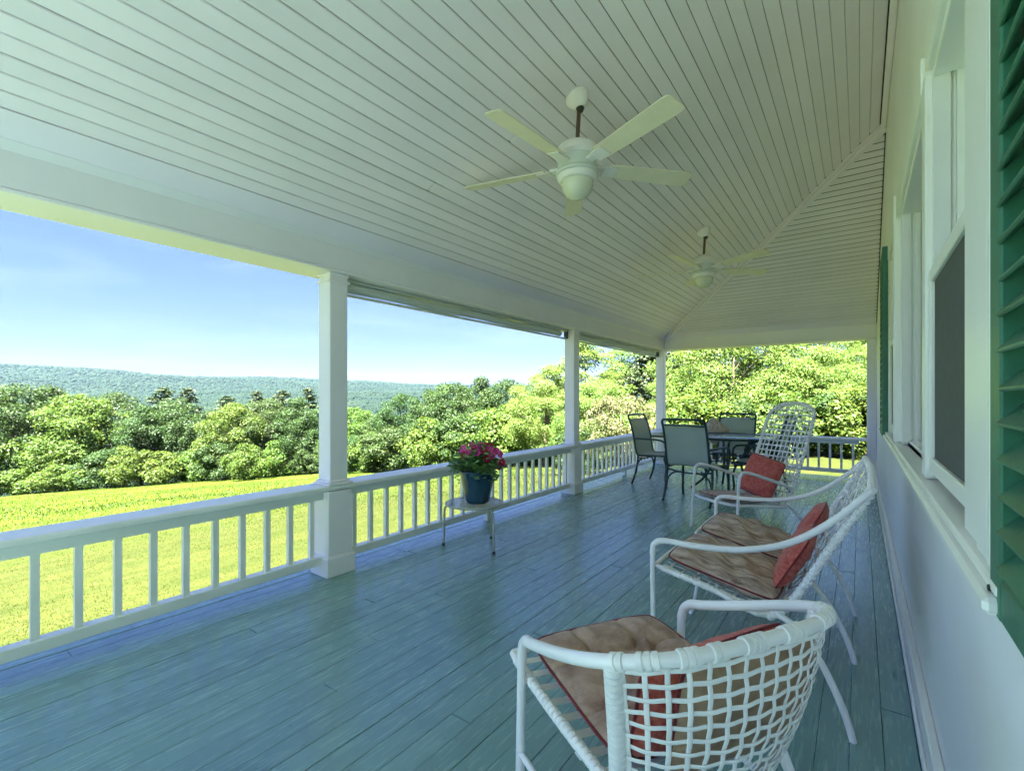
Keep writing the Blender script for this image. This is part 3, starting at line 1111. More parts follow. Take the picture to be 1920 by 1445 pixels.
# ------------------------------------------------------------------ soft goods
def pillow_mb(w, d, t, n=18, tuft=None, sag=0.0, seed=0, pinch=0.10, wr=0.006):
    rn = random.Random(seed)
    ph = [rn.uniform(0, 6.28) for _ in range(8)]

    def pt(u, v, s):
        a, b = 2 * u - 1, 2 * v - 1
        e = max(0.0, (1 - abs(a) ** 3.2) * (1 - abs(b) ** 3.2)) ** 0.5
        x = a * w / 2 * (1 - pinch * (1 - b * b) * abs(a) ** 2 * 0.5)
        y = b * d / 2 * (1 - pinch * (1 - a * a) * abs(b) ** 2 * 0.5)
        cn = 1 - 0.085 * (a * b) ** 4
        x *= cn
        y *= cn
        z = e * t / 2
        if tuft:
            for (tu, tv) in tuft:
                q = ((a - tu) * w / 2) ** 2 + ((b - tv) * d / 2) ** 2
                z -= t * 0.36 * math.exp(-q / 0.0012) + t * 0.16 * math.exp(-q / 0.006)
            for (tu, tv) in tuft:
                for q in (abs(a - tu) * w / 2, abs(b - tv) * d / 2):
                    z -= t * 0.17 * math.exp(-(q / 0.010) ** 2) * e
        z += wr * e * (math.sin(7 * a + 4 * b + ph[0]) * 0.5 + math.sin(11 * b - 5 * a + ph[1]) * 0.4 + math.sin(17 * a + 3 * b + ph[2]) * 0.25 + math.sin(13 * b + 9 * a + ph[3]) * 0.25)
        return Vector((x, y, s * z - sag * (1 - a * a) * (1 - b * b)))
    mb = MB()
    mb.grid(lambda u, v: pt(u, v, 1), n, n)
    mb.grid(lambda u, v: pt(1 - u, v, -1), n, n)
    edge = [pt(u / n, 0, 1) for u in range(n)] + [pt(1, v / n, 1) for v in range(n)] + [pt(1 - u / n, 1, 1) for u in range(n)] + [pt(0, 1 - v / n, 1) for v in range(n)]
    return mb, edge


def cushion(name, label, cat, w, d, t, mat, loc, mat_rot, tuft=None, piping=None, sag=0.0, seed=0, group=None, n=18, pinch=0.10, wr=0.006):
    mb, edge = pillow_mb(w, d, t, n, tuft, sag, seed, pinch, wr)
    me = mesh_of(mb, name, mat, 'all')
    o = link(name, me)
    o.matrix_world = Matrix.Translation(loc) @ mat_rot
    tag(o, label, cat, group)
    if piping:
        p = link('piping', mesh_of(MB().tube(edge, 0.0042, 6, True), 'piping', piping, 'all'), o)
    return o


def frame_rot(xa, ya):
    """rotation whose local x and y axes point along the given world directions"""
    xa = Vector(xa).normalized()
    ya = Vector(ya)
    ya = (ya - xa * ya.dot(xa)).normalized()
    za = xa.cross(ya)
    return Matrix((xa, ya, za)).transposed().to_4x4()


# ------------------------------------------------------------------ woven strap furniture
def weave(parent, S, us, vs, wid=0.011, thk=0.0028, seg=3, amp=0.0028, name='strap', dv=0.0, du=0.0):
    """interlaced straps over the surface S(u,v); each strap is one object"""
    def nrm(u, v):
        e = 1e-3
        a = Vector(S(min(u + e, 1), v)) - Vector(S(max(u - e, 0), v))
        b = Vector(S(u, min(v + e, 1))) - Vector(S(u, max(v - e, 0)))
        c = a.cross(b)
        return c.normalized() if c.length > 1e-12 else Vector((0, -1, 0))
    for j, v in enumerate(vs):
        pts, nn = [], []
        T = [0.0] + [t for t in us] + [1.0]
        for i in range(len(T) - 1):
            for q in range(seg):
                f = q / seg
                u = T[i] * (1 - f) + T[i + 1] * f
                k = (i - 1 + f)
                n_ = nrm(u, v)
                pts.append(Vector(S(u, v)) + n_ * (amp * math.cos(math.pi * (k + j))))
                nn.append(n_)
        pts.append(Vector(S(1, v)))
        nn.append(nrm(1, v))
        obj(name, MB().ribbon(pts, nn, wid, thk), 'strap', parent, 'all')
    for i, u in enumerate(us):
        pts, nn = [], []
        T = [0.0] + [t for t in vs] + [1.0]
        for j in range(len(T) - 1):
            for q in range(seg):
                f = q / seg
                v = T[j] * (1 - f) + T[j + 1] * f
                k = (j - 1 + f)
                n_ = nrm(u, v)
                pts.append(Vector(S(u, v)) - n_ * (amp * math.cos(math.pi * (k + i))))
                nn.append(n_)
        pts.append(Vector(S(u, 1)))
        nn.append(nrm(u, 1))
        obj(name, MB().ribbon(pts, nn, wid, thk), 'strap', parent, 'all')


def along(pts, s):
    """point and tangent at arc fraction s of a polyline"""
    P = [Vector(p) for p in pts]
    L = [0]
    for a, b in zip(P[:-1], P[1:]):
        L.append(L[-1] + (b - a).length)
    t = max(0.0, min(1.0, s)) * L[-1]
    for i in range(len(P) - 1):
        if t <= L[i + 1] or i == len(P) - 2:
            f = (t - L[i]) / max(1e-9, L[i + 1] - L[i])
            return P[i].lerp(P[i + 1], f), (P[i + 1] - P[i]).normalized()


def wraps(parent, path, fr, r, w=0.012, name='strap_wrap', join=False):
    """short bands wound round a tube"""
    mb = MB()
    for s in fr:
        p, t = along(path, s)
        a, b = p - t * w / 2, p + t * w / 2
        q = [a, a + t * w * 0.12, b - t * w * 0.12, b]
        rr = [r * 1.0, r + 0.0030, r + 0.0030, r * 1.0]
        if join:
            mb.tube(q, rr, 12)
        else:
            obj(name, MB().tube(q, rr, 12), 'strap', parent, True)
    if join:
        obj(name, mb, 'strap', parent, True)


TR = 0.0135   # tube radius


def armchair_front():
    fx, fy = -0.86, 0.51
    rz = math.atan2(fy, fx) - math.pi / 2
    O = Vector((-0.752, 1.445, 0))
    c = thing('strap_armchair', 'white tubular armchair with woven strap barrel back, closest to the viewer', 'armchair', O, rz)
    hp = [(-0.305, -0.13, 0.0), (-0.300, -0.13, 0.20), (-0.296, -0.13, 0.42), (-0.296, -0.135, 0.52), (-0.299, -0.165, 0.563), (-0.306, -0.22, 0.582),
          (-0.322, -0.36, 0.634), (-0.330, -0.48, 0.682), (-0.312, -0.585, 0.722), (-0.235, -0.665, 0.748), (-0.12, -0.695, 0.757), (0, -0.702, 0.76)]
    full = hp + [(-x, y, z) for (x, y, z) in hp[-2::-1]]
    path = spline(full, 5)
    top0 = [p for p in path if p.z > 0.56]
    # legs and arms are one bent tube in the photograph; the visible lengths are named apart
    il = next(i for i, p in enumerate(path) if p.z > 0.50)
    ir = len(path) - 1 - il
    obj('front_leg', MB().tube(path[:il + 1], TR, 12), 'tube', c, True)
    obj('arm_hoop', MB().tube(path[il:ir + 1], TR + 0.0012, 14), 'tube', c, True)
    obj('front_leg', MB().tube(path[ir:], TR, 12), 'tube', c, True)
    # back part of the hoop: parameter along arc between the posts
    ib = [i for i, p in enumerate(path) if p.y < -0.575]
    hoop_back = path[ib[0]:ib[-1] + 1]
    bot = spline([(-0.245, -0.535, 0.385), (-0.20, -0.575, 0.372), (-0.10, -0.605, 0.365), (0, -0.612, 0.363), (0.10, -0.605, 0.365), (0.20, -0.575, 0.372), (0.245, -0.535, 0.385)], 6)

    def S(u, v):
        a, _ = along(bot, u)
        b, _ = along(hoop_back, u)
        p = a.lerp(b, v)
        bul = 0.030 * math.sin(math.pi * v) * math.sin(math.pi * u)
        return p + Vector((0, -bul, 0))
    us = [(i + 0.7) / 16.4 for i in range(16)]
    vs = [0.035 + 0.90 * j / 11 for j in range(12)]
    weave(c, S, us, vs, 0.0112, 0.0022, 3, 0.0020)
    # posts, wrapped
    for sgn in (-1, 1):
        pp = [(sgn * 0.245, -0.53, 0.385), (sgn * 0.275, -0.565, 0.55), (sgn * 0.306, -0.594, 0.722)]
        pp = spline(pp, 6)
        obj('back_post', MB().tube(pp, TR + 0.003, 12), 'tube', c, True)
        wraps(c, pp, [0.04 + 0.92 * i / 21 for i in range(22)], TR + 0.0032, 0.0145, 'post_wrap', True)
        leg = spline([(sgn * 0.245, -0.525, 0.392), (sgn * 0.252, -0.545, 0.33), (sgn * 0.275, -0.60, 0.20), (sgn * 0.305, -0.68, 0.07), (sgn * 0.318, -0.715, 0.0)], 5)
        obj('rear_leg', MB().tube(leg, TR, 12), 'tube', c, True)
        br = spline([(sgn * 0.300, -0.13, 0.225), (sgn * 0.288, -0.36, 0.215), (sgn * 0.274, -0.595, 0.205)], 4)
        obj('side_brace', MB().tube(br, 0.009, 10), 'tube', c, True)
    # wraps on the hoop in the groups seen in the photograph
    s_list = []
    for a, n in ((0.02, 2), (0.095, 3), (0.205, 3), (0.30, 2), (0.405, 4), (0.56, 4), (0.74, 5), (0.90, 4)):
        s_list += [a + 0.021 * i for i in range(n)]
    wraps(c, hoop_back, s_list, TR + 0.0016, 0.0135)
    # seat frame: rounded loop, wrapped on the sides
    fr = [(-0.27, -0.03, 0.438), (-0.235, 0.0, 0.442), (0, 0.012, 0.444), (0.235, 0.0, 0.442), (0.27, -0.03, 0.438), (0.268, -0.25, 0.42), (0.25, -0.50, 0.392), (0.20, -0.565, 0.378), (0, -0.60, 0.370), (-0.20, -0.565, 0.378), (-0.25, -0.50, 0.392), (-0.268, -0.25, 0.42)]
    loop = spline(fr, 5, True)
    obj('seat_frame', MB().tube(loop, 0.0115, 10, True), 'tube', c, True)
    for sgn in (-1, 1):
        side = [(sgn * 0.27, -0.03, 0.438), (sgn * 0.268, -0.25, 0.42), (sgn * 0.25, -0.50, 0.392)]
        side = spline(side, 6)
        wraps(c, side, [0.03 + 0.94 * i / 25 for i in range(26)], 0.0118, 0.0165, 'rail_wrap', True)
    for i in range(9):
        y = -0.05 - 0.056 * i
        z = 0.436 - 0.085 * (i / 9)
        obj('seat_strap', MB().ribbon([(-0.262, y, z), (-0.1, y, z - 0.012), (0.1, y, z - 0.012), (0.262, y, z)], [(0, 0, 1)] * 4, 0.03, 0.003), 'strap', c)
    # straps that tie front corners of the loop
    Mw = Matrix.Translation(O) @ Matrix.Rotation(rz, 4, 'Z')

    def W(p):
        return Mw @ Vector(p)

    def D(v):
        return (Mw.to_3x3() @ Vector(v))
    tf = [(a, b) for a in (-0.36, 0.36) for b in (-0.36, 0.36)]
    cushion('seat_cushion', 'tan tufted seat cushion with maroon piping on the closest white armchair', 'cushion', 0.485, 0.50, 0.058, 'tan',
            W((0.010, -0.275, 0.462)), frame_rot(D((1, 0, 0)), D((0, 1, 0.11))), tf, 'piping', 0.004, 3, n=44, pinch=0.03, wr=0.004)
    cushion('back_cushion', 'ochre back cushion pressed against the woven back of the closest armchair', 'cushion', 0.42, 0.28, 0.085, 'ochre',
            W((0.045, -0.600, 0.565)), frame_rot(D((1, 0, 0)), D((0, -0.20, 1))), None, 'piping', 0, 5, n=20)
    cushion('throw_pillow', 'red throw pillow standing before the ochre cushion in the closest armchair', 'pillow', 0.47, 0.25, 0.10, 'red',
            W((0.02, -0.525, 0.560)), frame_rot(D((1, 0.03, 0.03)), D((0.0, -0.24, 1))), None, 'piping', 0, 6, n=20)


armchair_front()


def loveseat():
    # local: y forward is world -x; origin on the floor under the seat; local x = world y
    cy = 2.735
    O = Vector((-0.40, cy, 0))
    rz = R(90)
    c = thing('strap_loveseat', 'white tubular two seat strap bench with two brown cushions by the house wall', 'loveseat', O, rz)
    hw = 0.595

    def Lx(xw):          # world x -> local y
        return -(xw + 0.40)
    # arms: floor, up, along and up to the back's top corner, one tube
    for sgn in (-1, 1):
        yb = Lx(0.035)
        pts = [(sgn * hw, Lx(-0.765), 0.0), (sgn * hw, Lx(-0.768), 0.3), (sgn * hw, Lx(-0.770), 0.53), (sgn * hw, Lx(-0.757), 0.583), (sgn * hw, Lx(-0.71), 0.602),
               (sgn * hw, Lx(-0.55), 0.604), (sgn * hw, Lx(-0.38), 0.625), (sgn * hw, Lx(-0.22), 0.683), (sgn * hw * 0.995, Lx(-0.08), 0.79), (sgn * hw * 0.985, yb, 0.915)]
        path = spline(pts, 6)
        i = next(k for k, p in enumerate(path) if p.z > 0.52)
        obj('front_leg', MB().tube(path[:i + 1], 0.0115, 10), 'tube', c, True)
        obj('arm', MB().tube(path[i:], 0.0135, 12), 'tube', c, True)
        up = spline([(sgn * 0.575, Lx(-0.30), 0.36), (sgn * 0.575, Lx(-0.22), 0.44), (sgn * 0.572, Lx(-0.09), 0.68), (sgn * 0.575, Lx(0.032), 0.905)], 6)
        obj('back_post', MB().tube(up, 0.0135, 12), 'tube', c, True)
        wraps(c, up, [0.02 + 0.96 * q / 26 for q in range(27)], 0.0138, 0.017, 'post_wrap', True)
    for xx in (-0.615, 0.015, 0.62):
        leg = spline([(xx * 0.94, Lx(-0.27), 0.385), (xx * 0.955, Lx(-0.20), 0.35), (xx * 0.975, Lx(-0.115), 0.24), (xx * 0.99, Lx(-0.05), 0.10), (xx, Lx(-0.02), 0.0)], 5)
        obj('rear_leg', MB().tube(leg, 0.0125, 10), 'tube', c, True)
    mleg = spline([(0.06, Lx(-0.70), 0.445), (0.085, Lx(-0.74), 0.25), (0.092, Lx(-0.78), 0.03), (0.095, Lx(-0.795), 0.0)], 4)
    obj('middle_leg', MB().tube(mleg, 0.0105, 10), 'tube', c, True)
    top = spline([(-0.575, Lx(0.035), 0.913), (-0.3, Lx(0.04), 0.918), (0, Lx(0.042), 0.92), (0.3, Lx(0.03), 0.918), (0.575, Lx(0.022), 0.913)], 5)
    obj('top_rail', MB().tube(top, 0.0135, 12), 'tube', c, True)
    wraps(c, top, [0.03 + 0.94 * q / 30 for q in range(31)], 0.0138, 0.016, 'rail_wrap', True)
    # seat frame, two rounded lobes in front
    fl = [(-0.57, Lx(-0.30), 0.368), (-0.575, Lx(-0.52), 0.425), (-0.575, Lx(-0.735), 0.47), (-0.54, Lx(-0.765), 0.474), (-0.29, Lx(-0.765), 0.474), (-0.06, Lx(-0.755), 0.472), (0.0, Lx(-0.715), 0.466),
          (0.06, Lx(-0.755), 0.472), (0.29, Lx(-0.765), 0.474), (0.54, Lx(-0.765), 0.474), (0.575, Lx(-0.735), 0.47), (0.575, Lx(-0.52), 0.425), (0.57, Lx(-0.30), 0.368), (0, Lx(-0.285), 0.355)]
    loop = spline(fl, 4, True)
    obj('seat_frame', MB().tube(loop, 0.011, 10, True), 'tube', c, True)
    mid = [(0, Lx(-0.715), 0.462), (0, Lx(-0.5), 0.415), (0, Lx(-0.29), 0.36)]
    obj('middle_rail', MB().tube(spline(mid, 5), 0.011, 10), 'tube', c, True)
    for sgn in (-1, 1):
        sd = spline([(sgn * 0.575, Lx(-0.735), 0.47), (sgn * 0.575, Lx(-0.52), 0.425), (sgn * 0.57, Lx(-0.30), 0.368)], 5)
        wraps(c, sd, [0.02 + 0.96 * q / 24 for q in range(25)], 0.0113, 0.0165, 'rail_wrap', True)

    def Sseat(u, v):
        x = -0.56 + 1.12 * u
        xw = -0.30 - 0.435 * v
        z = 0.366 + 0.10 * v + 0.006 - 0.02 * math.sin(math.pi * v) * abs(math.sin(2 * math.pi * u))
        return Vector((x, Lx(xw), z))
    weave(c, Sseat, [(i + 0.5) / 22 for i in range(22)], [0.06 + 0.88 * j / 7 for j in range(8)], 0.012, 0.003, 2, 0.003, 'seat_strap')

    def Sback(u, v):
        x = (-0.565 + 1.13 * u)
        t = v
        xw = np.interp(t, [0, 0.15, 0.5, 1], [-0.275, -0.215, -0.09, 0.03])
        z = np.interp(t, [0, 0.15, 0.5, 1], [0.38, 0.45, 0.68, 0.905])
        return Vector((x, Lx(float(xw)) - 0.02 * math.sin(math.pi * v) * abs(math.sin(2 * math.pi * u)), float(z)))
    weave(c, Sback, [(i + 0.5) / 13 for i in range(13)], [0.05 + 0.88 * j / 8 for j in range(9)], 0.021, 0.0032, 3, 0.0034, 'back_strap')

    def Wd(y_l, xw, z):
        return Vector((xw, cy + y_l, z))
    for sgn, lb, sd in ((-1, 'brown printed seat cushion on the half of the bench nearest the viewer', 11), (1, 'brown printed seat cushion on the far half of the white bench', 12)):
        cushion('seat_cushion', lb, 'cushion', 0.50, 0.475, 0.095, 'brown', Wd(sgn * 0.285, -0.505, 0.460), frame_rot((0, 1, 0), (-1, 0, 0.215)), None, 'piping', 0.004, sd,
                'brown cushions on the white bench', n=26, pinch=0.03, wr=0.016)
    cushion('throw_pillow', 'red throw pillow against the near half of the bench back', 'pillow', 0.36, 0.27, 0.085, 'red', Wd(-0.27, -0.235, 0.545), frame_rot((0, 1, 0.03), (0.55, 0, 1)), None, 'piping', 0, 13,
            'red pillows on the white bench')
    cushion('throw_pillow', 'red throw pillow against the far half of the bench back', 'pillow', 0.36, 0.30, 0.085, 'red', Wd(0.19, -0.215, 0.565), frame_rot((0, 1, -0.04), (0.55, 0, 1)), None, 'piping', 0, 14,
            'red pillows on the white bench')


loveseat()


def high_back_chair():
    f = Vector((-0.60, -0.80, 0))
    rz = math.atan2(f.y, f.x) - math.pi / 2
    O = Vector((-1.07, 4.585, 0))
    c = thing('high_back_chair', 'white strap chair with tall arched woven back beside the glass table', 'armchair', O, rz)
    for sgn in (-1, 1):
        pts = [(sgn * 0.29, 0.03, 0.0), (sgn * 0.29, 0.01, 0.28), (sgn * 0.289, -0.005, 0.52), (sgn * 0.289, -0.03, 0.588), (sgn * 0.288, -0.10, 0.60), (sgn * 0.284, -0.32, 0.535), (sgn * 0.275, -0.60, 0.44)]
        path = spline(pts, 6)
        i = next(k for k, p in enumerate(path) if p.z > 0.53)
        obj('front_leg', MB().tube(path[:i + 1], 0.0125, 10), 'tube', c, True)
        obj('arm', MB().tube(path[i:], 0.014, 12), 'tube', c, True)
        leg = spline([(sgn * 0.27, -0.55, 0.30), (sgn * 0.275, -0.66, 0.20), (sgn * 0.28, -0.76, 0.07), (sgn * 0.282, -0.79, 0.0)], 5)
        obj('rear_leg', MB().tube(leg, 0.0125, 10), 'tube', c, True)
    # arched back frame
    arch = [(-0.255, -0.56, 0.27), (-0.262, -0.66, 0.52), (-0.262, -0.78, 0.82), (-0.258, -0.86, 1.03), (-0.225, -0.90, 1.13), (-0.13, -0.92, 1.182), (0, -0.925, 1.195)]
    arch = arch + [(-x, y, z) for (x, y, z) in arch[-2::-1]]
    ap = spline(arch, 6)
    obj('back_frame', MB().tube(ap, 0.0145, 12), 'tube', c, True)
    wraps(c, ap, [0.02 + 0.96 * q / 70 for q in range(71)], 0.0148, 0.016, 'frame_wrap', True)

    def Sb(u, v):
        z = 0.30 + 0.885 * v
        hwid = np.interp(z, [0.27, 0.5, 0.82, 1.03, 1.10, 1.15, 1.18, 1.195], [0.255, 0.262, 0.262, 0.258, 0.237, 0.20, 0.135, 0.03])
        y = np.interp(z, [0.27, 0.52, 0.82, 1.03, 1.13, 1.195], [-0.56, -0.66, -0.78, -0.86, -0.90, -0.925])
        return Vector(((2 * u - 1) * float(hwid), float(y) - 0.02 * math.sin(math.pi * u), z))
    weave(c, Sb, [0.09 + 0.82 * i / 9 for i in range(10)], [0.04 + 0.90 * j / 16 for j in range(17)], 0.0135, 0.003, 2, 0.003, 'back_strap')
    fr = [(-0.27, -0.06, 0.315), (-0.22, 0.03, 0.322), (-0.1, 0.075, 0.325), (0, 0.083, 0.325), (0.1, 0.075, 0.325), (0.22, 0.03, 0.322), (0.27, -0.06, 0.315), (0.268, -0.3, 0.295), (0.255, -0.55, 0.272), (0, -0.57, 0.268), (-0.255, -0.55, 0.272), (-0.268, -0.3, 0.295)]
    obj('seat_frame', MB().tube(spline(fr, 5, True), 0.0135, 10, True), 'tube', c, True)
    for i in range(9):
        y = -0.02 - 0.06 * i
        z = 0.318 - 0.05 * i / 9
        obj('seat_strap', MB().ribbon([(-0.265, y, z), (-0.1, y, z - 0.01), (0.1, y, z - 0.01), (0.265, y, z)], [(0, 0, 1)] * 4, 0.03, 0.003), 'strap', c)
    Mw = Matrix.Translation(O) @ Matrix.Rotation(rz, 4, 'Z')
    D = lambda v: (Mw.to_3x3() @ Vector(v))
    cushion('seat_cushion', 'brown printed seat cushion on the tall backed white chair', 'cushion', 0.47, 0.52, 0.06, 'brown', Mw @ Vector((0, -0.23, 0.338)), frame_rot(D((1, 0, 0)), D((0, 1, 0.08))), None, 'piping', 0.004, 21, n=18, pinch=0.06)
    cushion('throw_pillow', 'tilted red throw pillow leaning in the tall backed white chair', 'pillow', 0.38, 0.38, 0.12, 'red', Mw @ Vector((-0.05, -0.47, 0.52)), frame_rot(D((1, 0.10, 0.20)), D((-0.20, -0.42, 1))), None, 'piping', 0, 22)


high_back_chair()


# ------------------------------------------------------------------ dining set
def dining_chair_proto():
    c = thing('dining_chair', 'proto', 'chair', (0, 0, 0), 0, 'dark green sling chairs round the glass table')
    hw = 0.262
    side = [(0, 0.26, 0.415), (0, 0.20, 0.432), (0, 0.0, 0.425), (0, -0.17, 0.418), (0, -0.215, 0.44), (0, -0.24, 0.52), (0, -0.275, 0.72), (0, -0.325, 0.90), (0, -0.352, 0.955)]
    sp = spline(side, 5)
    for sgn in (-1, 1):
        obj('side_rail', MB().tube([(sgn * hw, p.y, p.z) for p in sp], 0.0145, 10), 'green_metal', c, True)
        fl = spline([(sgn * 0.275, 0.20, 0.41), (sgn * 0.285, 0.235, 0.28), (sgn * 0.288, 0.225, 0.12), (sgn * 0.288, 0.245, 0.0)], 5)
        obj('leg', MB().tube(fl, 0.0145, 10), 'green_metal', c, True)
        rl = spline([(sgn * 0.275, -0.19, 0.42), (sgn * 0.280, -0.20, 0.30), (sgn * 0.285, -0.24, 0.12), (sgn * 0.288, -0.285, 0.0)], 5)
        obj('leg', MB().tube(rl, 0.0145, 10), 'green_metal', c, True)
        am = spline([(sgn * 0.285, 0.215, 0.38), (sgn * 0.30, 0.235, 0.54), (sgn * 0.302, 0.215, 0.625), (sgn * 0.300, 0.14, 0.655), (sgn * 0.294, -0.05, 0.66), (sgn * 0.272, -0.262, 0.655)], 6)
        obj('arm', MB().tube(am, 0.0125, 10), 'green_metal', c, True)
    tp = spline([(-hw, -0.352, 0.953), (-hw + 0.012, -0.360, 0.978), (-hw + 0.045, -0.365, 0.99), (0, -0.37, 0.994), (hw - 0.045, -0.365, 0.99), (hw - 0.012, -0.360, 0.978), (hw, -0.352, 0.953)], 5)
    obj('top_rail', MB().tube(tp, 0.0140, 10), 'green_metal', c, True)
    obj('stretcher', MB().tube(spline([(-0.27, -0.20, 0.385), (-0.1, -0.20, 0.36), (0.1, -0.20, 0.36), (0.27, -0.20, 0.385)], 4), 0.0105, 8), 'green_metal', c, True)
    obj('stretcher', MB().tube([(-0.272, 0.205, 0.40), (0.272, 0.205, 0.40)], 0.0105, 8), 'green_metal', c, True)
    for sgn in (-1, 1):
        brace = MB().tube(spline([(sgn * 0.281, -0.215, 0.16), (sgn * 0.255, -0.21, 0.28), (sgn * 0.19, -0.205, 0.345), (sgn * 0.10, -0.20, 0.365)], 5), 0.0105, 8)
        obj('corner_brace', brace, 'green_metal', c, True)

    def sling(a, b, nm):
        seg = sp[a:b + 1]
        m = len(seg) - 1

        def fn(u, v):
            p, t = along(seg, v)
            n_ = Vector((0, -t.z, t.y))
            sg = 0.018 * (1 - (2 * u - 1) ** 2)
            return Vector(((2 * u - 1) * (hw - 0.013), p.y, p.z)) - n_ * sg
        mb = MB().grid(fn, 8, 14)
        mb.grid(lambda u, v: fn(1 - u, v) + Vector((0, -0.003, 0.003)), 8, 14)
        obj(nm, mb, 'sling', c, 'all')
    n = len(sp)
    sling(2, 20, 'seat_sling')
    sling(20, n - 4, 'back_sling')
    tb = spline([(-hw + 0.005, -0.330, 0.918), (0, -0.338, 0.922), (hw - 0.005, -0.330, 0.918)], 5)
    obj('sling_bar', MB().tube(tb, 0.0085, 8), 'green_metal', c, True)
    return c


dc = dining_chair_proto()
spots = [((-1.60, 5.955), -10, 'dark green sling chair with its back to the viewer, nearest side of the glass table'),
         ((-2.36, 6.83), -96, 'dark green sling chair by the side railing, left of the glass table'),
         ((-1.57, 7.72), 176, 'dark green sling chair on the far side of the glass table by the end railing'),
         ((-1.03, 6.74), 84, 'dark green sling chair right of the table, mostly hidden by the tall white chair')]
for i, (p, a, lb) in enumerate(spots):
    o = dc if i == 0 else copy_tree(dc)
    o.location = (p[0], p[1], 0)
    o.rotation_euler = (0, 0, R(a))
    o['label'] = lb

cushion('throw_pillow', 'beige patterned pillow standing on its corner in the far dining chair', 'pillow', 0.34, 0.34, 0.12, 'beige', (-1.80, 7.66, 0.74), frame_rot((0.62, 0.30, 0.72), (-0.62, 0.18, 0.75)), None, None, 0, 31)


def dining_table():
    t = thing('dining_table', 'round glass dining table with dark green scrolled metal base', 'table', (-1.47, 6.90, 0), R(18))
    obj('table_top', MB().lathe([(0.0, 0.722), (0.585, 0.722), (0.590, 0.725), (0.590, 0.729), (0.585, 0.732), (0.0, 0.732)], 56), 'table_glass', t, True)
    obj('rim', MB().tube([(0.596 * math.cos(2 * math.pi * k / 56), 0.596 * math.sin(2 * math.pi * k / 56), 0.722) for k in range(56)], 0.0135, 8, True), 'green_metal', t, 'all')
    obj('ring', MB().tube([(0.24 * math.cos(2 * math.pi * k / 36), 0.24 * math.sin(2 * math.pi * k / 36), 0.36) for k in range(36)], 0.009, 8, True), 'green_metal', t, 'all')
    for k in range(4):
        a = R(90 * k)
        Rm = Matrix.Rotation(a, 4, 'Z')
        leg = spline([(0.50, 0, 0.705), (0.36, 0, 0.67), (0.24, 0, 0.52), (0.19, 0, 0.36), (0.24, 0, 0.20), (0.36, 0, 0.07), (0.44, 0, 0.012)], 6)
        lm = MB().tube(leg, 0.0155, 10).xform(Rm)
        obj('leg', lm, 'green_metal', t, True)
        sc = []
        for q in range(26):
            th = q / 25 * 2.6 * math.pi
            r_ = 0.105 - 0.075 * q / 25
            sc.append((0.33 + r_ * math.cos(th + 2.2), 0.0, 0.53 + r_ * math.sin(th + 2.2)))
        s1 = MB().tube(sc, 0.0095, 8).xform(Rm)
        obj('scroll', s1, 'green_metal', t, True)
        sc = []
        for q in range(22):
            th = q / 21 * 2.3 * math.pi
            r_ = 0.085 - 0.06 * q / 21
            sc.append((0.33 + r_ * math.cos(-th + 4.2), 0.0, 0.235 + r_ * math.sin(-th + 4.2)))
        s2 = MB().tube(sc, 0.009, 8).xform(Rm)
        obj('scroll', s2, 'green_metal', t, True)


dining_table()


# ------------------------------------------------------------------ side table and flower pot
def side_table():
    t = thing('side_table', 'small round side table with pebbled glass top under the blue flower pot', 'table', (-2.615, 3.02, 0))
    obj('table_top', MB().lathe([(0.0, 0.368), (0.225, 0.368), (0.228, 0.371), (0.225, 0.375), (0.0, 0.375)], 40), 'frost', t, True)
    obj('rim', MB().tube([(0.234 * math.cos(2 * math.pi * k / 40), 0.234 * math.sin(2 * math.pi * k / 40), 0.366) for k in range(40)], 0.009, 8, True), 'beige_metal', t, 'all')
    for a in (209, -12, 95):
        ca, sa = math.cos(R(a)), math.sin(R(a))
        pts = spline([(0.12 * ca, 0.12 * sa, 0.352), (0.205 * ca, 0.205 * sa, 0.350), (0.245 * ca, 0.245 * sa, 0.325), (0.255 * ca, 0.255 * sa, 0.27), (0.258 * ca, 0.258 * sa, 0.10), (0.262 * ca, 0.262 * sa, 0.012)], 5)
        lg = obj('leg', MB().tube(pts, 0.0095, 10), 'beige_metal', t, True)
        obj('foot_cap', MB().lathe([(0.0, 0.0), (0.0125, 0.0), (0.0125, 0.018), (0.010, 0.022), (0, 0.022)], 10, (0.262 * ca, 0.262 * sa, 0.001)), 'dark', lg, True)


side_table()


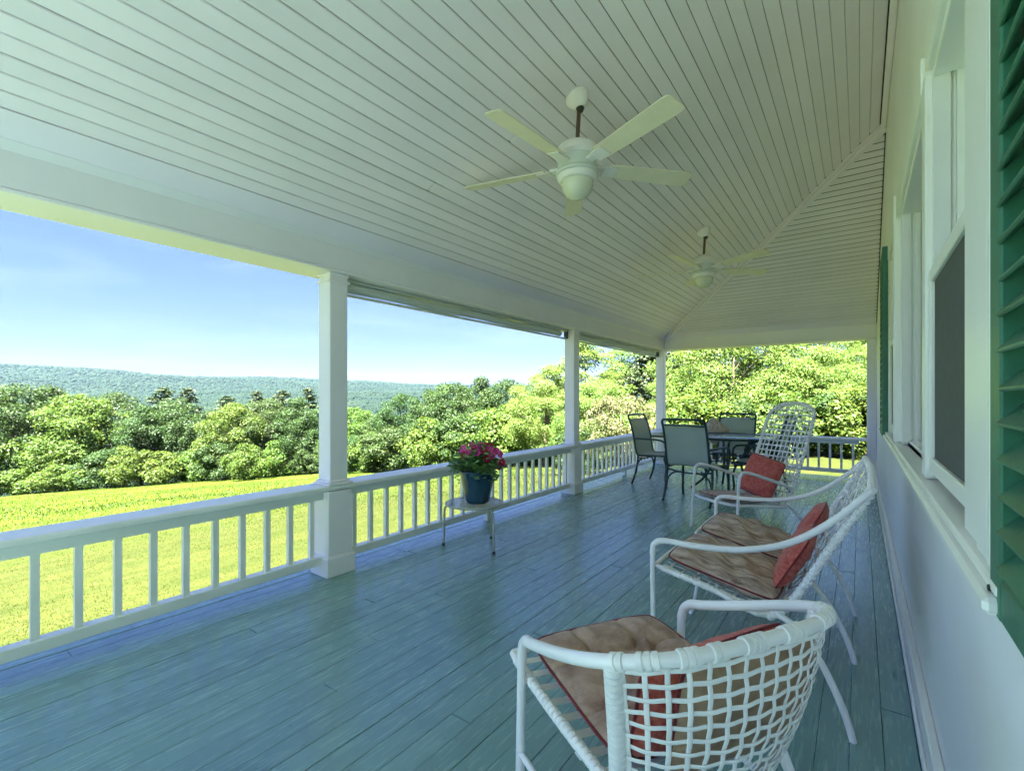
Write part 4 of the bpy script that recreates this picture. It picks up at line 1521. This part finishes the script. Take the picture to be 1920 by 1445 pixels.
def flower_pot():
    p = thing('flower_pot', 'deep blue glazed pot of magenta petunias on the small side table', 'potted plant', (-2.585, 3.03, 0.376))
    obj('pot', MB().lathe([(0.0, 0.0), (0.088, 0.0), (0.098, 0.008), (0.104, 0.03), (0.118, 0.10), (0.134, 0.18), (0.146, 0.24), (0.153, 0.248), (0.155, 0.262), (0.150, 0.270), (0.140, 0.268), (0.136, 0.25), (0.134, 0.225)], 40), 'pot', p, True)
    obj('soil', MB().lathe([(0.134, 0.226), (0.07, 0.235), (0, 0.238)], 24), 'soil', p, True)
    rs = np.random.RandomState(5)
    # stems
    st = MB()
    heads = []
    for i in range(46):
        a = rs.uniform(0, 2 * math.pi)
        r1 = rs.uniform(0.02, 0.235)
        h = 0.45 - 0.75 * (r1 - 0.03) + rs.uniform(-0.05, 0.05)
        if r1 > 0.17 and rs.rand() < 0.45:
            h = rs.uniform(0.17, 0.30)
        e = Vector((r1 * math.cos(a), r1 * math.sin(a), h))
        b = Vector((0.08 * math.cos(a) * min(1, r1 * 7), 0.08 * math.sin(a) * min(1, r1 * 7), 0.23))
        mid = b.lerp(e, 0.55) + Vector((0, 0, 0.06))
        pts = spline([b, mid, e], 4)
        st.tube(pts, [0.003 * (1 - 0.5 * q / (len(pts) - 1)) for q in range(len(pts))], 5)
        heads.append((e, pts))
    obj('stems', st, 'pot_leaf', p, True)
    # leaves: folded pointed blades
    L = []
    for (e, pts) in heads:
        for q in range(26):
            b = pts[rs.randint(2, len(pts))] + Vector(rs.normal(0, 0.016, 3))
            d = Vector(rs.normal(0, 1, 3))
            d.z = abs(d.z) * 0.3 - 0.1
            d.normalize()
            up = Vector((rs.normal(0, 0.35), rs.normal(0, 0.35), 1)).normalized()
            s = d.cross(up).normalized()
            ln = rs.uniform(0.035, 0.075)
            w = ln * 0.27
            L.append([b, b + d * ln * 0.5 + s * w + up * 0.006, b + d * ln - up * 0.004, b + d * ln * 0.5 - s * w + up * 0.006])
    lo = link('foliage', quads_mesh('foliage', np.array([[tuple(v) for v in q] for q in L]), 'pot_leaf'), p)
    # blossoms: five-lobed trumpets facing outward and towards the porch
    fm = []
    for col in ('petal', 'petal_red'):
        mb = MB()
        n = 20
        rings = [(0.003, -0.018), (0.006, -0.004), (0.016, 0.004), (0.026, 0.006), (0.031, 0.001)]
        vs, fs = [], []
        for (r_, z) in rings:
            for k in range(n):
                th = 2 * math.pi * k / n
                q = r_ * (1 + (0.16 * math.cos(5 * th) if r_ > 0.015 else 0))
                vs.append((q * math.cos(th), q * math.sin(th), z + (0.003 * math.cos(5 * th) if r_ > 0.02 else 0)))
        for i in range(len(rings) - 1):
            for k in range(n):
                fs.append((i * n + k, i * n + (k + 1) % n, (i + 1) * n + (k + 1) % n, (i + 1) * n + k))
        mb.add(vs, fs)
        fm.append(mesh_of(mb, 'blossom', col, 'all'))
    spots = [(-0.115, -0.045, 0.455), (-0.075, -0.10, 0.43), (-0.03, -0.05, 0.46), (0.0, -0.11, 0.425), (0.02, -0.05, 0.475), (0.055, -0.09, 0.44), (0.105, -0.06, 0.45), (0.115, -0.10, 0.40),
             (0.10, -0.02, 0.475), (0.165, -0.05, 0.425), (0.19, -0.01, 0.40), (0.20, -0.09, 0.345), (0.175, -0.02, 0.30), (-0.05, 0.08, 0.47), (0.06, 0.09, 0.465), (-0.14, 0.05, 0.42), (0.14, 0.10, 0.42),
             (0.075, -0.13, 0.375), (0.22, -0.05, 0.32), (0.05, -0.03, 0.43), (-0.10, -0.09, 0.405)]
    yaw_to_cam = Vector((2.6, -3.0, 0.6)).normalized()
    for i, s in enumerate(spots):
        # local axes of the plant follow the world; turn the layout so its front faces the porch
        v = Matrix.Rotation(R(40), 4, 'Z') @ Vector(s)
        nd = (Vector((v.x, v.y, 0.10)).normalized() * 0.5 + yaw_to_cam * 0.8 + Vector(rs.normal(0, 0.25, 3))).normalized()
        o = link('blossom', fm[i % 3 == 2], p, loc=v, rot=nd.to_track_quat('Z', 'Y').to_euler(), scale=(rs.uniform(0.85, 1.15),) * 3)
        link('eye', bpy.data.meshes.get('blossom_eye') or mesh_of(MB().lathe([(0.0, 0.001), (0.0045, 0.0), (0.003, -0.006)], 8), 'blossom_eye', 'petal_eye', 'all'), o)


flower_pot()


# ------------------------------------------------------------------ vegetation
def leaf_quads(centers, normals, size, rs, asp=0.62):
    """pointed leaf-spray quads round each centre, facing near the given normals"""
    n = len(centers)
    nr = normals + rs.normal(0, 0.55, (n, 3))
    nr /= np.linalg.norm(nr, axis=1, keepdims=True) + 1e-9
    t = rs.normal(0, 1, (n, 3))
    t -= nr * np.sum(t * nr, axis=1, keepdims=True)
    t /= np.linalg.norm(t, axis=1, keepdims=True) + 1e-9
    b = np.cross(nr, t)
    s = size * rs.uniform(0.55, 1.25, (n, 1))
    q = np.stack([centers - t * s * 0.5, centers + b * s * 0.5 * asp + nr * s * 0.10, centers + t * s * 0.5, centers - b * s * 0.5 * asp + nr * s * 0.10], 1)
    return q


def crown_points(rs, H, W, base, nclump, per, shape='round', cr=0.2, low=0.0):
    """clump centres over an uneven crown, then leaf positions on each clump's outer shell"""
    C = []
    tries = 0
    while len(C) < nclump and tries < 20000:
        tries += 1
        p = rs.uniform(-1, 1, 3)
        d = np.linalg.norm(p)
        if d > 1 or d < 0.42:
            continue
        z = (p[2] + 1) / 2
        if shape == 'oval':
            prof = math.sin(math.pi * min(1, 0.12 + 0.88 * z)) ** 0.6
        elif shape == 'spread':
            prof = 0.55 + 0.45 * math.sin(math.pi * z)
        else:
            prof = 1.0
        q = np.array([p[0] * W / 2 * prof, p[1] * W / 2 * prof, base + z * (H - base)])
        C.append(q)
    C = np.array(C)
    lump = 1 + 0.22 * np.sin(C[:, 0] * 1.7 + rs.uniform(0, 6)) * np.sin(C[:, 1] * 1.9 + rs.uniform(0, 6))
    C[:, :2] *= lump[:, None]
    rad = cr * W * rs.uniform(0.55, 1.15, len(C))
    cen = np.array([0, 0, base + 0.45 * (H - base)])
    P, Nn = [], []
    for c, r_ in zip(C, rad):
        k = max(8, int(per * (r_ / (cr * W)) ** 2))
        d = rs.normal(0, 1, (k, 3))
        d /= np.linalg.norm(d, axis=1, keepdims=True)
        out = (c - cen) / (np.linalg.norm(c - cen) + 1e-6)
        d = d + out * 0.35 + np.array([0, 0, 0.25])
        d /= np.linalg.norm(d, axis=1, keepdims=True)
        rr = r_ * rs.uniform(0.55, 1.08, (k, 1))
        P.append(c + d * rr * np.array([1, 1, 0.72]))
        Nn.append(d * 0.8 + np.array([0, 0, 0.45]))
    return np.concatenate(P), np.concatenate(Nn), C


def trunk_mb(H, base, C, r0, rs, nl=9):
    mb = MB()
    top = base + 0.72 * (H - base)
    lean = rs.normal(0, 0.02 * H, 2)
    pts = [Vector((lean[0] * t * t, lean[1] * t * t, -0.4 + (top + 0.4) * t)) for t in np.linspace(0, 1, 9)]
    mb.tube(pts, [r0 * (1.35 if i == 0 else 1) * (1 - 0.82 * i / 8) for i in range(9)], 9)
    idx = rs.permutation(len(C))[:nl]
    for i in idx:
        c = Vector(C[i])
        t = max(0.25, min(0.9, (c.z - 0.25 * (H - base)) / top))
        k = t * 8
        a = pts[int(k)].lerp(pts[min(8, int(k) + 1)], k - int(k))
        m_ = a.lerp(c, 0.5) + Vector((0, 0, 0.06 * H * rs.uniform(0.0, 1.0)))
        q = spline([a, m_, c], 4)
        rb = r0 * 0.42 * (1 - 0.7 * t)
        mb.tube(q, [rb * (1 - 0.75 * j / (len(q) - 1)) for j in range(len(q))], 6)
    return mb


TREES = {}


def make_tree_kind(key, seed, H, W, base, ncl, per, leaf, mat, shape='round', cr=0.2, r0=0.2, nl=9):
    rs = np.random.RandomState(seed)
    P, Nn, C = crown_points(rs, H, W, base, ncl, per, shape, cr)
    crown = quads_mesh('crown', leaf_quads(P, Nn, leaf, rs), mat)
    trunk = mesh_of(trunk_mb(H, base, C, r0, rs, nl), 'trunk', 'bark', 'all')
    TREES[key] = (crown, trunk, H)


def make_conifer_kind(key, seed, H, W, base, leaf, mat, r0=0.22, dens=1.0):
    rs = np.random.RandomState(seed)
    mb = MB()
    mb.tube([(0, 0, -0.4 + (H + 0.3) * t) for t in np.linspace(0, 1, 8)], [r0 * (1 - 0.93 * i / 7) for i in range(8)], 8)
    P, Nn = [], []
    z = base
    while z < H * 0.985:
        t = (z - base) / (H - base)
        L = W / 2 * (1 - t) ** 0.75 * rs.uniform(0.75, 1.1) + 0.25
        k = 6 if t < 0.7 else 4
        a0 = rs.uniform(0, 6.28)
        for j in range(k):
            if rs.rand() < 0.12:
                continue
            a = a0 + 2 * math.pi * j / k + rs.normal(0, 0.18)
            l = L * rs.uniform(0.7, 1.15)
            rise = 0.16 - 0.30 * (1 - t)
            e = Vector((math.cos(a) * l, math.sin(a) * l, z + l * rise + 0.10 * l))
            s = Vector((0, 0, z))
            m_ = s.lerp(e, 0.55) - Vector((0, 0, 0.06 * l))
            q = spline([s, m_, e], 3)
            mb.tube(q, [0.035 * (1 - 0.8 * i / (len(q) - 1)) * (1 - 0.5 * t) for i in range(len(q))], 5)
            nq = max(16, int(34 * l * dens))
            u = rs.uniform(0.22, 1.02, nq)
            px = np.stack([np.interp(u, np.linspace(0, 1, len(q)), [v[i] for v in q]) for i in range(3)], 1)
            sp = 0.21 * l * (0.35 + 0.65 * np.sin(np.pi * np.clip(u, 0, 1)))
            px += rs.normal(0, 1, (nq, 3)) * np.stack([sp, sp, sp * 0.35], 1)
            P.append(px)
            Nn.append(np.tile([0, 0, 1.0], (nq, 1)) + 0.35 * np.array([math.cos(a), math.sin(a), 0]))
        z += (H - base) / 19 * rs.uniform(0.7, 1.3) * (1.15 - 0.65 * t)
    crown = quads_mesh('crown', leaf_quads(np.concatenate(P), np.concatenate(Nn), leaf, rs, 0.5), mat)
    TREES[key] = (crown, mesh_of(mb, 'trunk', 'bark', 'all'), H)


make_tree_kind('broad_a', 11, 11.5, 9.0, 1.0, 95, 290, 0.275, 'leaf', 'round', 0.155, 0.22)
make_tree_kind('broad_b', 12, 12.0, 8.0, 1.2, 90, 290, 0.275, 'leaf', 'oval', 0.16, 0.22)
make_tree_kind('broad_c', 13, 10.0, 9.5, 0.8, 95, 290, 0.275, 'leaf_bright', 'spread', 0.15, 0.22)
make_tree_kind('bush', 14, 3.4, 4.2, 0.1, 50, 220, 0.19, 'leaf_bright', 'spread', 0.17, 0.07, 6)
make_tree_kind('shrub', 15, 4.6, 4.6, 0.2, 55, 220, 0.21, 'leaf', 'round', 0.17, 0.08, 6)
make_conifer_kind('pine_a', 16, 14.5, 8.8, 2.0, 0.48, 'needle', 0.22)
make_conifer_kind('pine_b', 17, 15.5, 8.0, 1.5, 0.48, 'needle', 0.22)
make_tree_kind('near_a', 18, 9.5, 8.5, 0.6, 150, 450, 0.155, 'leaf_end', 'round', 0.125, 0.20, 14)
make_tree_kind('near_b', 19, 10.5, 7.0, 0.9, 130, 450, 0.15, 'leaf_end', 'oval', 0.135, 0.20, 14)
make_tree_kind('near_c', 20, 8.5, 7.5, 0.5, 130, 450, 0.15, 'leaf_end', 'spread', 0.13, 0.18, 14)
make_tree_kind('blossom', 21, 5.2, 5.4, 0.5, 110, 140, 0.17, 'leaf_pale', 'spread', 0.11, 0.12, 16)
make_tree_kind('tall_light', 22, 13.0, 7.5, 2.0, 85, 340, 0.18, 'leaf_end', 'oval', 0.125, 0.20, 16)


def at(px, d):
    """ground point seen at column px of the photograph at depth d"""
    lat = (px - 960) / 889 * d
    return (-math.sin(YAW) * d + math.cos(YAW) * lat, math.cos(YAW) * d + math.sin(YAW) * lat)


def plant(kind, name, label, cat, px, d, h=None, w=1.0, group=None, rz=None, sink=0.0):
    x, y = at(px, d)
    crown, trunk, H = TREES[kind]
    s = (h / H) if h else 1.0
    t = thing(name, label, cat, (x, y, float(ground_z(x, y)) - sink), random.uniform(0, 6.28) if rz is None else rz, group)
    t.scale = (s * w, s * w, s)
    link('trunk', trunk, t)
    link('crown', crown, t)
    return t


def top_h(px, d, py):
    """tree height so that its top shows at row py"""
    x, y = at(px, d)
    return CAM_H + (745 - py) * d / 889 - float(ground_z(x, y))


G_LINE = 'broadleaf trees along the meadow edge'
LB_LEFT = 'rounded green broadleaf tree in the meadow edge row left of the near free post'
LB_MID = 'rounded green broadleaf tree in the meadow edge row seen between the two free posts'
rr = random.Random(3)
left = [(-150, 62, 728, 'broad_a'), (-60, 60, 735, 'broad_c'), (25, 60, 735, 'broad_a'), (95, 64, 733, 'broad_b'), (150, 60, 752, 'broad_c'), (215, 66, 748, 'broad_a'), (265, 60, 765, 'broad_b'),
        (330, 62, 760, 'broad_a'), (390, 60, 775, 'broad_b'), (440, 58, 765, 'broad_c'), (500, 60, 758, 'broad_a'), (560, 58, 752, 'broad_b'), (612, 60, 770, 'broad_a')]
ORD = ['first', 'second', 'third', 'fourth', 'fifth', 'sixth', 'seventh', 'eighth', 'ninth', 'tenth', 'eleventh', 'twelfth', 'thirteenth']
for i, (px, d, py, k) in enumerate(left):
    plant(k, 'broadleaf_tree', '%s broadleaf tree of the meadow edge row counted leftward from the near free post' % ORD[len(left) - 1 - i], 'tree', px, d, top_h(px, d, py) * 1.03, rr.uniform(0.9, 1.1), G_LINE)
mid = [(668, 56, 772, 'broad_c'), (712, 54, 785, 'broad_a'), (757, 50, 748, 'broad_a'), (805, 50, 737, 'broad_b'), (850, 47, 727, 'broad_a'), (905, 44, 713, 'broad_b'), (955, 44, 722, 'broad_a'), (1000, 42, 752, 'broad_c')]
for i, (px, d, py, k) in enumerate(mid):
    plant(k, 'broadleaf_tree', '%s broadleaf tree of the meadow edge row counted rightward from the near free post' % ORD[i], 'tree', px, d, top_h(px, d, py) * 1.03, rr.uniform(0.9, 1.1), G_LINE)
con = [(308, 68, 722, 'pine_a', 'dark conifer rising above the meadow edge row, the wide one left of centre'),
       (352, 72, 724, 'pine_b', 'slender dark conifer just right of the wide conifer in the meadow edge row'),
       (482, 72, 730, 'pine_b', 'dark conifer tip third from the near free post'),
       (530, 74, 728, 'pine_a', 'dark conifer tip second from the near free post'),
       (578, 70, 724, 'pine_b', 'dark conifer tip nearest the left side of the near free post'),
       (425, 76, 738, 'pine_a', 'conifer tip half hidden in the meadow edge row between taller conifers'),
       (1035, 40, 735, 'pine_b', 'conifer at the left side of the second free post')]
for px, d, py, k, lb in con:
    plant(k, 'conifer_tree', lb, 'tree', px, d, top_h(px, d, py + 3), 1.35, 'conifers in the meadow edge row')
# scrub along the foot of the trees
lb_b = 'low leafy bush at the foot of the meadow edge trees'
for px in range(-120, 640, 36):
    plant(rr.choice(['bush', 'shrub', 'bush']), 'bush', lb_b, 'bush', px + rr.uniform(-9, 9), rr.uniform(54.5, 57.5), rr.uniform(2.4, 4.6), rr.uniform(0.9, 1.3), 'bushes along the meadow edge')
for px in range(655, 1060, 38):
    plant(rr.choice(['bush', 'shrub']), 'bush', 'low leafy bush seen over the railing between the two free posts', 'bush', px + rr.uniform(-8, 8), 49 - (px - 655) * 0.033 + rr.uniform(-1, 1), rr.uniform(2.6, 4.8), rr.uniform(0.9, 1.3), 'bushes along the meadow edge')
plant('bush', 'small_tree', 'small tree standing alone in the meadow before the tree row', 'tree', 462, 50, 3.6, 0.95)
# trees beyond the far end of the porch
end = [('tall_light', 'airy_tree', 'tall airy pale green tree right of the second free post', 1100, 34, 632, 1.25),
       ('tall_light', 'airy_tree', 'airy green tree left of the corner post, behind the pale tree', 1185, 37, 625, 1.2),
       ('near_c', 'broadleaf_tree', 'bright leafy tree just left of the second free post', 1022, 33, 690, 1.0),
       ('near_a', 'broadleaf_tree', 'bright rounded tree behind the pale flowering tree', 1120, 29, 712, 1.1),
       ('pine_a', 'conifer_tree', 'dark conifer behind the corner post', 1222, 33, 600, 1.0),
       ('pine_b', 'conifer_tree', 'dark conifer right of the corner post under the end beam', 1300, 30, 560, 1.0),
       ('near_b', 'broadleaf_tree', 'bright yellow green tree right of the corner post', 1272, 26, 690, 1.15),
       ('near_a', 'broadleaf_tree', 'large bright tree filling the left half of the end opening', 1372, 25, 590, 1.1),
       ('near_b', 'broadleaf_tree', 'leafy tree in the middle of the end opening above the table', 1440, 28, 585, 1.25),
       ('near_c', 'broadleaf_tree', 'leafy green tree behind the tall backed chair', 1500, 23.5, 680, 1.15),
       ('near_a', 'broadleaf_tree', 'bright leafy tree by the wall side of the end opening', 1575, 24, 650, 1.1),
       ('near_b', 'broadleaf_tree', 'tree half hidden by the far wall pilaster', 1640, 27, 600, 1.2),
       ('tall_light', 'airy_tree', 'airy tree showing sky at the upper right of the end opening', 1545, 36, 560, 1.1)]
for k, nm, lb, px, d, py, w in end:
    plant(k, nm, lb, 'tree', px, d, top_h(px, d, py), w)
plant('blossom', 'flowering_tree', 'pale pink blossoming small tree left of the corner post', 'tree', 1165, 20, top_h(1165, 20, 735), 1.0)
for i, (px, d, h, lb) in enumerate([(1085, 23, 2.2, 'green bush seen over the railing beside the second free post'), (1300, 22, 3.0, 'bright bush behind the dark green chair nearest the viewer'),
                                    (1400, 21.5, 2.5, 'bright bush seen over the glass table'), (1470, 21, 2.7, 'bush behind the arched back of the tall white chair'),
                                    (1560, 20.5, 2.6, 'bright bush left of the far wall pilaster'), (1625, 19.5, 2.8, 'dark bush at the foot of the wall pilaster beyond the railing')]):
    plant('bush' if i % 2 else 'shrub', 'bush', lb, 'bush', px, d, h, 1.15)


def forest():
    """woods on the valley side and the far ridges, read as one mass"""
    rs = np.random.RandomState(4)
    t = (1 + 5 ** 0.5) / 2
    iv = np.array([(-1, t, 0), (1, t, 0), (-1, -t, 0), (1, -t, 0), (0, -1, t), (0, 1, t), (0, -1, -t), (0, 1, -t), (t, 0, -1), (t, 0, 1), (-t, 0, -1), (-t, 0, 1)]) / math.hypot(1, t)
    tri = np.array([(0, 11, 5), (0, 5, 1), (0, 1, 7), (0, 7, 10), (0, 10, 11), (1, 5, 9), (5, 11, 4), (11, 10, 2), (10, 7, 6), (7, 1, 8), (3, 9, 4), (3, 4, 2), (3, 2, 6), (3, 6, 8), (3, 8, 9), (4, 9, 5), (2, 4, 11), (6, 2, 10), (8, 6, 7), (9, 8, 1)])
    n = 56000
    brg = np.radians(rs.uniform(-52, 16, n))
    u = rs.rand(n)
    r = 320 * (3500 / 320) ** (u ** 0.72)
    ax, ay = -math.sin(YAW), math.cos(YAW)
    bx, by = math.cos(YAW), math.sin(YAW)
    X = r * (ax * np.cos(brg) + bx * np.sin(brg))
    Y = r * (ay * np.cos(brg) + by * np.sin(brg))
    Z = ground_z(X, Y)
    s = rs.uniform(2.6, 4.8, n) * (0.75 + r / 3000)
    V = iv[None] * (s[:, None, None] * rs.uniform(0.7, 1.3, (n, 12, 1))) * np.array([1, 1, 0.85])
    V += np.stack([X, Y, Z + s * 0.35], 1)[:, None, :]
    F = tri[None] + (np.arange(n) * 12)[:, None, None]
    me = bpy.data.meshes.new('forest')
    me.vertices.add(n * 12)
    me.vertices.foreach_set('co', V.astype(np.float32).ravel())
    fl = F.reshape(-1).astype(np.int32)
    nt_ = n * 20
    me.loops.add(nt_ * 3)
    me.loops.foreach_set('vertex_index', fl)
    me.polygons.add(nt_)
    me.polygons.foreach_set('loop_start', np.arange(0, nt_ * 3, 3, dtype=np.int32))
    me.polygons.foreach_set('loop_total', np.full(nt_, 3, dtype=np.int32))
    me.materials.append(M['far_leaf'])
    me.update(calc_edges=True)
    o = link('forest', me)
    tag(o, 'wooded hills stretching along the horizon beyond the valley', 'forest', kind='stuff')


forest()


def grass():
    """short blades of lawn and longer meadow tufts in front of the porch"""
    rs = np.random.RandomState(8)
    Q = []
    for (n, d0, d1, hb, wb, lo, hi) in ((120000, 4.2, 18, 0.030, 0.012, -950, 900), (110000, 9, 57, 0.085, 0.05, -1000, 760)):
        px = rs.uniform(lo + 960 - 960, hi + 300, n)
        d = d0 * (d1 / d0) ** rs.rand(n)
        lat = (px - 960) / 889 * d
        x = -math.sin(YAW) * d + math.cos(YAW) * lat
        y = math.cos(YAW) * d + math.sin(YAW) * lat
        ok = (x < -3.7) | (y > 9.7)
        x, y = x[ok], y[ok]
        m = len(x)
        z = ground_z(x, y) - 0.01
        b = np.stack([x, y, z], 1)
        a = rs.uniform(0, 6.28, m)
        gr = smooth(9, 27, d[ok])
        h = (0.028 + 0.06 * gr) * rs.uniform(0.5, 1.4, m)
        w = (0.011 + 0.035 * gr) * rs.uniform(0.6, 1.4, m)
        side = np.stack([np.cos(a), np.sin(a), 0 * a], 1) * w[:, None] * 0.5
        ln = np.stack([rs.normal(0, 0.5, m) * h, rs.normal(0, 0.5, m) * h, h], 1)
        Q.append(np.stack([b - side, b + side, b + ln], 1))
    o = link('grass', quads_mesh('grass', np.concatenate(Q), 'grass', 3))
    tag(o, 'sunlit yellow green lawn and meadow grass sloping down from the porch', 'grass', kind='stuff')


grass()


def haze():
    m = bpy.data.materials.new('valley_haze')
    m.use_nodes = True
    nt = m.node_tree
    nt.nodes.clear()
    out = N(nt, "ShaderNodeOutputMaterial")
    v = N(nt, "ShaderNodeVolumePrincipled")
    v.inputs['Color'].default_value = (0.50, 0.76, 1.0, 1)
    v.inputs['Density'].default_value = 0.00003
    v.inputs['Anisotropy'].default_value = 0.2
    nt.links.new(v.outputs[0], out.inputs['Volume'])
    mb = MB().box(-4400, 4400, -4400, 4400, -75, 260)
    o = obj('haze', mb, m)
    tag(o, 'thin blue summer haze over the valley and hills', 'haze', kind='stuff')


haze()
